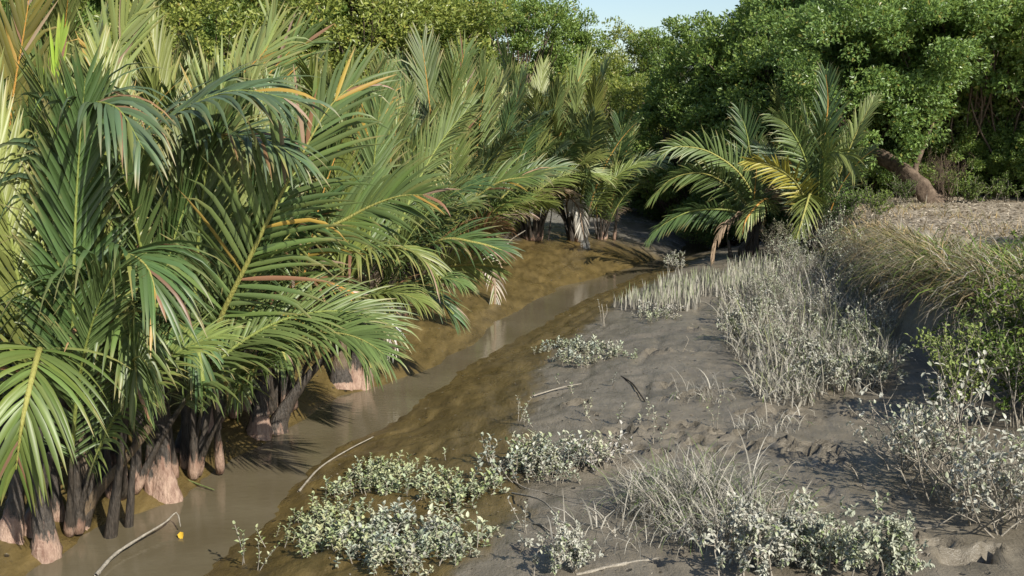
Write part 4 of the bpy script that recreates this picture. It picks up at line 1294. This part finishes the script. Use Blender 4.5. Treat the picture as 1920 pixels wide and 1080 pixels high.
def make_shrub(seed, h=1.3, spread=.8, stems=14, leaf=.085, dens=1.0, bare=.35):
    rg = np.random.default_rng(seed)
    acc = Acc(); Ps, Ds, Ns, Hs = [], [], [], []

    def shoot(p, d, L, r, lvl):
        n = 7
        q = [p]; dd = d
        for k in range(n):
            dd = norm(dd + rg.normal(0, .14, 3) + np.array([0, 0, .04 if lvl == 0 else .10]))
            q.append(q[-1] + dd * L / n)
        q = np.array(q)
        V, F = tube(q, np.linspace(r, r * .4, n + 1), 4)
        acc.add(V, F)
        if lvl < 2:
            for k in range(3 if lvl == 0 else 3):
                i = int(rg.integers(2, n)); a = rg.normal(0, 1, 3); a[2] = abs(a[2]) * .5
                shoot(q[i], norm(q[i] - q[i - 1] + a * .45), L * rg.uniform(.35, .6), r * .55, lvl + 1)
        m = int((5 if lvl == 0 else 9) * dens)
        for k in range(m):
            t = rg.uniform(.55 if lvl == 0 else bare, 1)
            i = min(n - 1, int(t * n)); f = t * n - i
            a = rg.normal(0, 1, 3)
            Ps.append(q[i] * (1 - f) + q[min(n, i + 1)] * f); Ds.append(norm(q[min(n, i + 1)] - q[i] + a * .7)); Ns.append([a[0] * .3, a[1] * .3, 1])

    for s in range(stems):
        a = rg.uniform(0, 6.28); tl = rg.uniform(.1, 1.0) ** .8 * spread
        shoot(np.array([rg.normal(0, .16), rg.normal(0, .16), -.03]), norm(np.array([math.cos(a) * tl, math.sin(a) * tl, 1])), h * rg.uniform(.6, 1.1), .011, 0)
    br = acc.mesh('branches'); br.materials.append(M_TWIG)
    P = np.array(Ps); n = len(P)
    L = leaf * rg.uniform(.6, 1.2, n)
    V, T, k = leaf_cloud(P, np.array(Ds), np.array(Ns) + rg.normal(0, .35, (n, 3)), L, L * .5, True)
    lf = make_mesh('leaves', V, [T], {'rnd': np.repeat(rg.random(n) * .95, k)})
    lf.materials.append(M_MUDLEAF)
    return br, lf


SHRUB = [make_shrub(1, 1.15, 1.0, 18, .060, .62, .55), make_shrub(2, 1.0, 1.4, 18, .058, .55, .6), make_shrub(3, .55, 1.0, 13, .055, 1.3, .2), make_shrub(4, 1.3, .5, 15, .065, 1.3, .2)]
S_LEAF = (.075, .125, .022)


def shrub(px, py, var, sc, colr, lab, zr=0.0, dz=0):
    g = on_ground(px, py)
    o = bpy.data.objects.new('mangrove_shrub', None); COL.objects.link(o)
    o.location = (g[0], g[1], g[2] + dz); o.rotation_euler = (0, 0, zr); o.scale = (sc,) * 3
    link('branches', SHRUB[var][0], None, o)
    l = link('leaves', SHRUB[var][1], None, o); l.color = (*colr, 1)
    return tag(o, lab, 'shrub')


shrub(1775, 930, 0, .95, S_WHITE, 'twiggy shrub with grey mud-caked leaves casting shadow on the near mud', 1)
shrub(1870, 985, 1, .95, S_WHITE, 'sprawling bare-stemmed shrub at the lower corner by the tufted grass', 2)
shrub(1700, 880, 1, .7, S_GREY, 'low grey shrub with stray twigs reaching over open mud', 3)
shrub(1790, 800, 3, .85, (.22, .27, .08), 'shrub with fresh green top leaves above grey ones', 4)
shrub(1915, 800, 3, .85, S_LEAF, 'tall leafy green shrub against the bank at the frame side', 5)
shrub(1925, 730, 3, 1.1, (.11, .155, .025), 'yellow-green shrub growing up the bank edge', .5)
shrub(1840, 690, 1, .8, S_LEAF, 'dark green shrub in the shade under the bank', .9)
shrub(1560, 1065, 2, .75, S_GREY, 'leafy mud-dusted shrub at the bottom edge beside the tussock', 1.5)
shrub(1480, 1050, 2, .72, S_WHITE, 'white-leaved low shrub touching the near grass tussock', 2.5)
shrub(1640, 1075, 2, .8, S_GREY, 'grey shrub at the bottom edge under the open mud', 3.5)
shrub(1400, 1075, 2, .8, S_WHITE, 'pale shrub at the bottom below the tussocks', 4.5)
shrub(1050, 1070, 2, .6, S_WHITE, 'pale shrublet by the coiled stem at the bottom', 4.2)
shrub(1265, 505, 2, .7, S_WHITE, 'white muddy shrub rising from the end of the rushes', .3)
shrub(1480, 500, 1, .8, S_GREY, 'tangled grey shrub under the sunlit palm', .3)
shrub(1560, 480, 0, .8, S_GREY, 'grey leafy shrub between the palm and the bank', 1.3)
shrub(1450, 470, 1, .9, (.2, .2, .14), 'dark tangled shrub in the palm shade', 2.3)
shrub(1620, 560, 1, .8, S_GREY, 'grey shrub in the middle of the grass thicket', 2.9)
shrub(1420, 610, 2, .9, S_WHITE, 'white-leaved shrub at the mud side of the thicket', 2.2)
shrub(1500, 690, 2, .8, S_WHITE, 'pale shrub at the foot of the grass thicket', 3.2)
for k, (px, py, v, sc, where) in enumerate([(1390, 640, 2, .8, 'on its creek side'), (1450, 570, 0, .6, 'near the rushes'), (1540, 610, 0, .6, 'at its heart'), (1580, 660, 2, .9, 'below the bank face'), (1640, 640, 0, .6, 'tight under the overhang'),
                                            (1450, 660, 0, .55, 'leaning over bare mud'), (1540, 730, 2, .8, 'at its lower edge'), (1640, 720, 2, .8, 'where it meets the shaded mud'), (1500, 520, 0, .6, 'behind the rushes'), (1600, 520, 0, .6, 'at the top by the bank')]):
    shrub(px, py, v, sc, S_GREY if k % 2 else S_WHITE, 'mud-grey leafy shrub in the grass thicket ' + where, k * .8)
SHRUB.append(make_shrub(5, 1.5, .32, 22, .05, .12, .6))
SHRUB[4][0].materials.clear(); SHRUB[4][0].materials.append(M_BARK_WARM)
shrub(1772, 378, 4, .9, (.14, .15, .04), 'bundle of dry upright stems beside the foot of the leaning trunk', 1)
shrub(1690, 385, 3, .55, (.06, .10, .02), 'dark leafy weed under the leaning trunk', 1.9)
shrub(1820, 380, 2, 1.0, (.10, .14, .03), 'low weedy shrub at the back of the dry path', 2.6)
shrub(1880, 378, 2, 1.1, (.08, .12, .025), 'low dark weed where the path meets the wood', .6)
shrub(1590, 425, 3, .75, (.10, .17, .03), 'bright green weed beside the sunlit palm on the bank', 1.2)
shrub(1640, 415, 3, .6, (.13, .19, .03), 'green weedy shrub on the dry grass near the leaning trunk', 2.2)
shrub(1555, 450, 3, .6, (.09, .15, .03), 'small dark green weed in front of the palm foot', 3.2)


# ------------------------------------------------------------------ sticks and fallen things
def stick(name, pts, r0, r1, lab, cat='stick', mat=None, z=None):
    P = []
    for (px, py, dz) in pts:
        g = on_ground(px, py) if z is None else at_z(px, py, z)
        P.append(g + [0, 0, dz])
    P = np.array(P); o = P[0].copy()
    q = catmull(P - o, 30)
    V, F = tube(q, np.linspace(r0, r1, 30) * (1 + .12 * np.sin(np.arange(30) * 1.7)), 6)
    s = link(name, make_mesh(name, V, F), mat or M_TWIG, None, o)
    return tag(s, lab, cat)


br = stick('fallen_branch', [(180, 1085, .03), (215, 1050, .05), (262, 1022, .07), (310, 998, .10), (332, 986, .14), (339, 998, .06)], .020, .006, 'bare pale branch lying in the shallow water with one yellow leaf', 'branch', z=0.0)
lp = at_z(338, 997, .05) - np.array(br.location)
V, T, k = leaf_cloud(np.array([lp]), np.array([[.3, -.6, -.5]]), np.array([[0, -1, .5]]), .09, .06, True)
yl = link('leaf', make_mesh('leaf', V, [T], {'rnd': np.full(6, .5)}), M_MUDLEAF, br); yl.color = (.55, .34, .03, 1)
stick('green_stalk', [(335, 902, .05), (370, 912, .03), (402, 922, .02)], .014, .006, 'green stalk fallen from the bulb palm onto the water', 'stalk', mat_bark('green_stalk', (.10, .13, .04), (.20, .23, .09), 8), 0.0)
stick('fallen_branch', [(560, 925, .02), (600, 880, .02), (655, 845, .02), (700, 822, .02)], .014, .006, 'thin fallen branch along the edge of the brown mud', 'branch')
stick('fallen_branch', [(960, 930, .03), (1010, 960, .12), (1040, 1000, .18), (1090, 1035, .05)], .010, .005, 'long bent stem arching down past the mid saplings', 'branch')
stick('bamboo_pole', [(1080, 1080, .0), (1160, 1062, .01), (1250, 1045, -.005)], .020, .014, 'weathered pale pole lying half in the mud at the bottom', 'pole')
s = on_ground(1430, 985)


def twig(pts, lab, y, r=.010, side=()):
    P = np.array([at_y(px, py, y + dy) for px, py, dy in pts]); o = P[0].copy()
    acc = Acc()
    V, F = tube(catmull(P - o, 20), np.linspace(r, r * .4, 20), 5); acc.add(V, F)
    for sp in side:
        q = np.array([at_y(px, py, y + dy) for px, py, dy in sp]) - o
        V, F = tube(catmull(q, 8), np.linspace(r * .6, r * .3, 8), 4); acc.add(V, F)
    return tag(link('dead_twig', acc.mesh('dead_twig'), M_TWIG, None, o), lab, 'twig')


y0 = on_ground(1432, 1000)[1]
twig([(1432, 1005, 0), (1440, 950, 0), (1460, 910, 0), (1485, 870, 0), (1500, 867, 0)], 'tall dead twig with side shoots beside the near tussock', y0, .011,
     [[(1452, 925, 0), (1480, 918, .1)], [(1462, 905, 0), (1478, 900, -.1), (1497, 902, -.2)], [(1440, 955, 0), (1480, 952, 0), (1510, 940, -.1)]])
y0 = on_ground(1330, 885)[1]
twig([(1300, 895, 0), (1330, 868, 0), (1365, 830, 0)], 'slanting bare twig above the footprints', y0, .009)
y0 = on_ground(1312, 565)[1]
twig([(1325, 600, 0), (1315, 575, 0), (1308, 562, 0)], 'pale twig leaning on the mud left of the thicket', y0, .012)
y0 = on_ground(1285, 660)[1]
twig([(1275, 668, 0), (1290, 640, 0), (1287, 630, 0)], 'short forked twig in the open mud', y0, .010, [[(1280, 655, 0), (1310, 662, -.1), (1345, 672, -.3)]])
y0 = on_ground(1130, 610)[1]
twig([(1131, 640, 0), (1132, 600, 0), (1128, 570, 0)], 'white stake-like stem near the rushes', y0, .016, [[(1131, 600, 0), (1138, 585, 0), (1137, 570, 0)]])
stick('fallen_branch', [(1000, 745, .02), (1050, 730, .02), (1090, 722, .02)], .012, .006, 'pale stick lying on the border of brown and grey mud', 'branch')
stick('dark_root', [(1165, 705, -.004), (1185, 718, -.003), (1200, 738, -.003), (1210, 752, -.006)], .012, .008, 'dark root curving out of the grey mud', 'root', mat_bark('dark_root', (.03, .025, .02), (.07, .06, .05), 10))
y0 = on_ground(950, 470)[1]
twig([(945, 468, 0), (958, 450, 0), (985, 432, 0)], 'grey snag propped among the dead leaves at the palm foot', y0, .03)

# limp mud-coated stems straggling over the near mud
for k, (pts, lab) in enumerate([
    ([(962, 905, 0), (985, 935, -.3), (1020, 958, -.5), (1062, 1000, -.8)], 'pale limp stem trailing from the mid saplings toward the bottom'),
    ([(1000, 985, 0), (1015, 1000, -.1), (1050, 1025, -.3), (1100, 1030, -.3)], 'curved pale stem on the mud left of the sparse bent grass'),
    ([(1155, 905, 0), (1165, 870, 0), (1160, 845, 0)], 'bent pale stem rising between the sapling patch and the tussock'),
    ([(1255, 985, 0), (1215, 930, 0), (1165, 890, .2), (1155, 870, .2)], 'long bowed stem reaching left out of the big tussock'),
    ([(1330, 920, 0), (1342, 890, 0), (1372, 868, 0), (1378, 845, 0)], 'forked pale stem standing right of the big tussock'),
    ([(1610, 900, 0), (1600, 880, 0), (1585, 868, 0)], 'short curved stem on the shaded mud by the twiggy shrub'),
    ([(1640, 1000, 0), (1690, 985, 0), (1745, 990, -.1), (1800, 960, -.1)], 'long stem lying under the sprawling bare-stemmed shrub'),
]):
    g = on_ground(pts[0][0], pts[0][1])
    y0 = g[1]
    P = []
    for i, (px, py, dy) in enumerate(pts):
        w = at_y(px, py, y0 + dy)
        w[2] = max(w[2], gz(w[0], w[1]) + .008)
        P.append(w)
    P = np.array(P); o = P[0].copy()
    V, F = tube(catmull(P - o, 18), np.linspace(.009, .004, 18), 5)
    tag(link('straggling_stem', make_mesh('straggling_stem', V, F), M_TWIG, None, o), lab, 'stem')
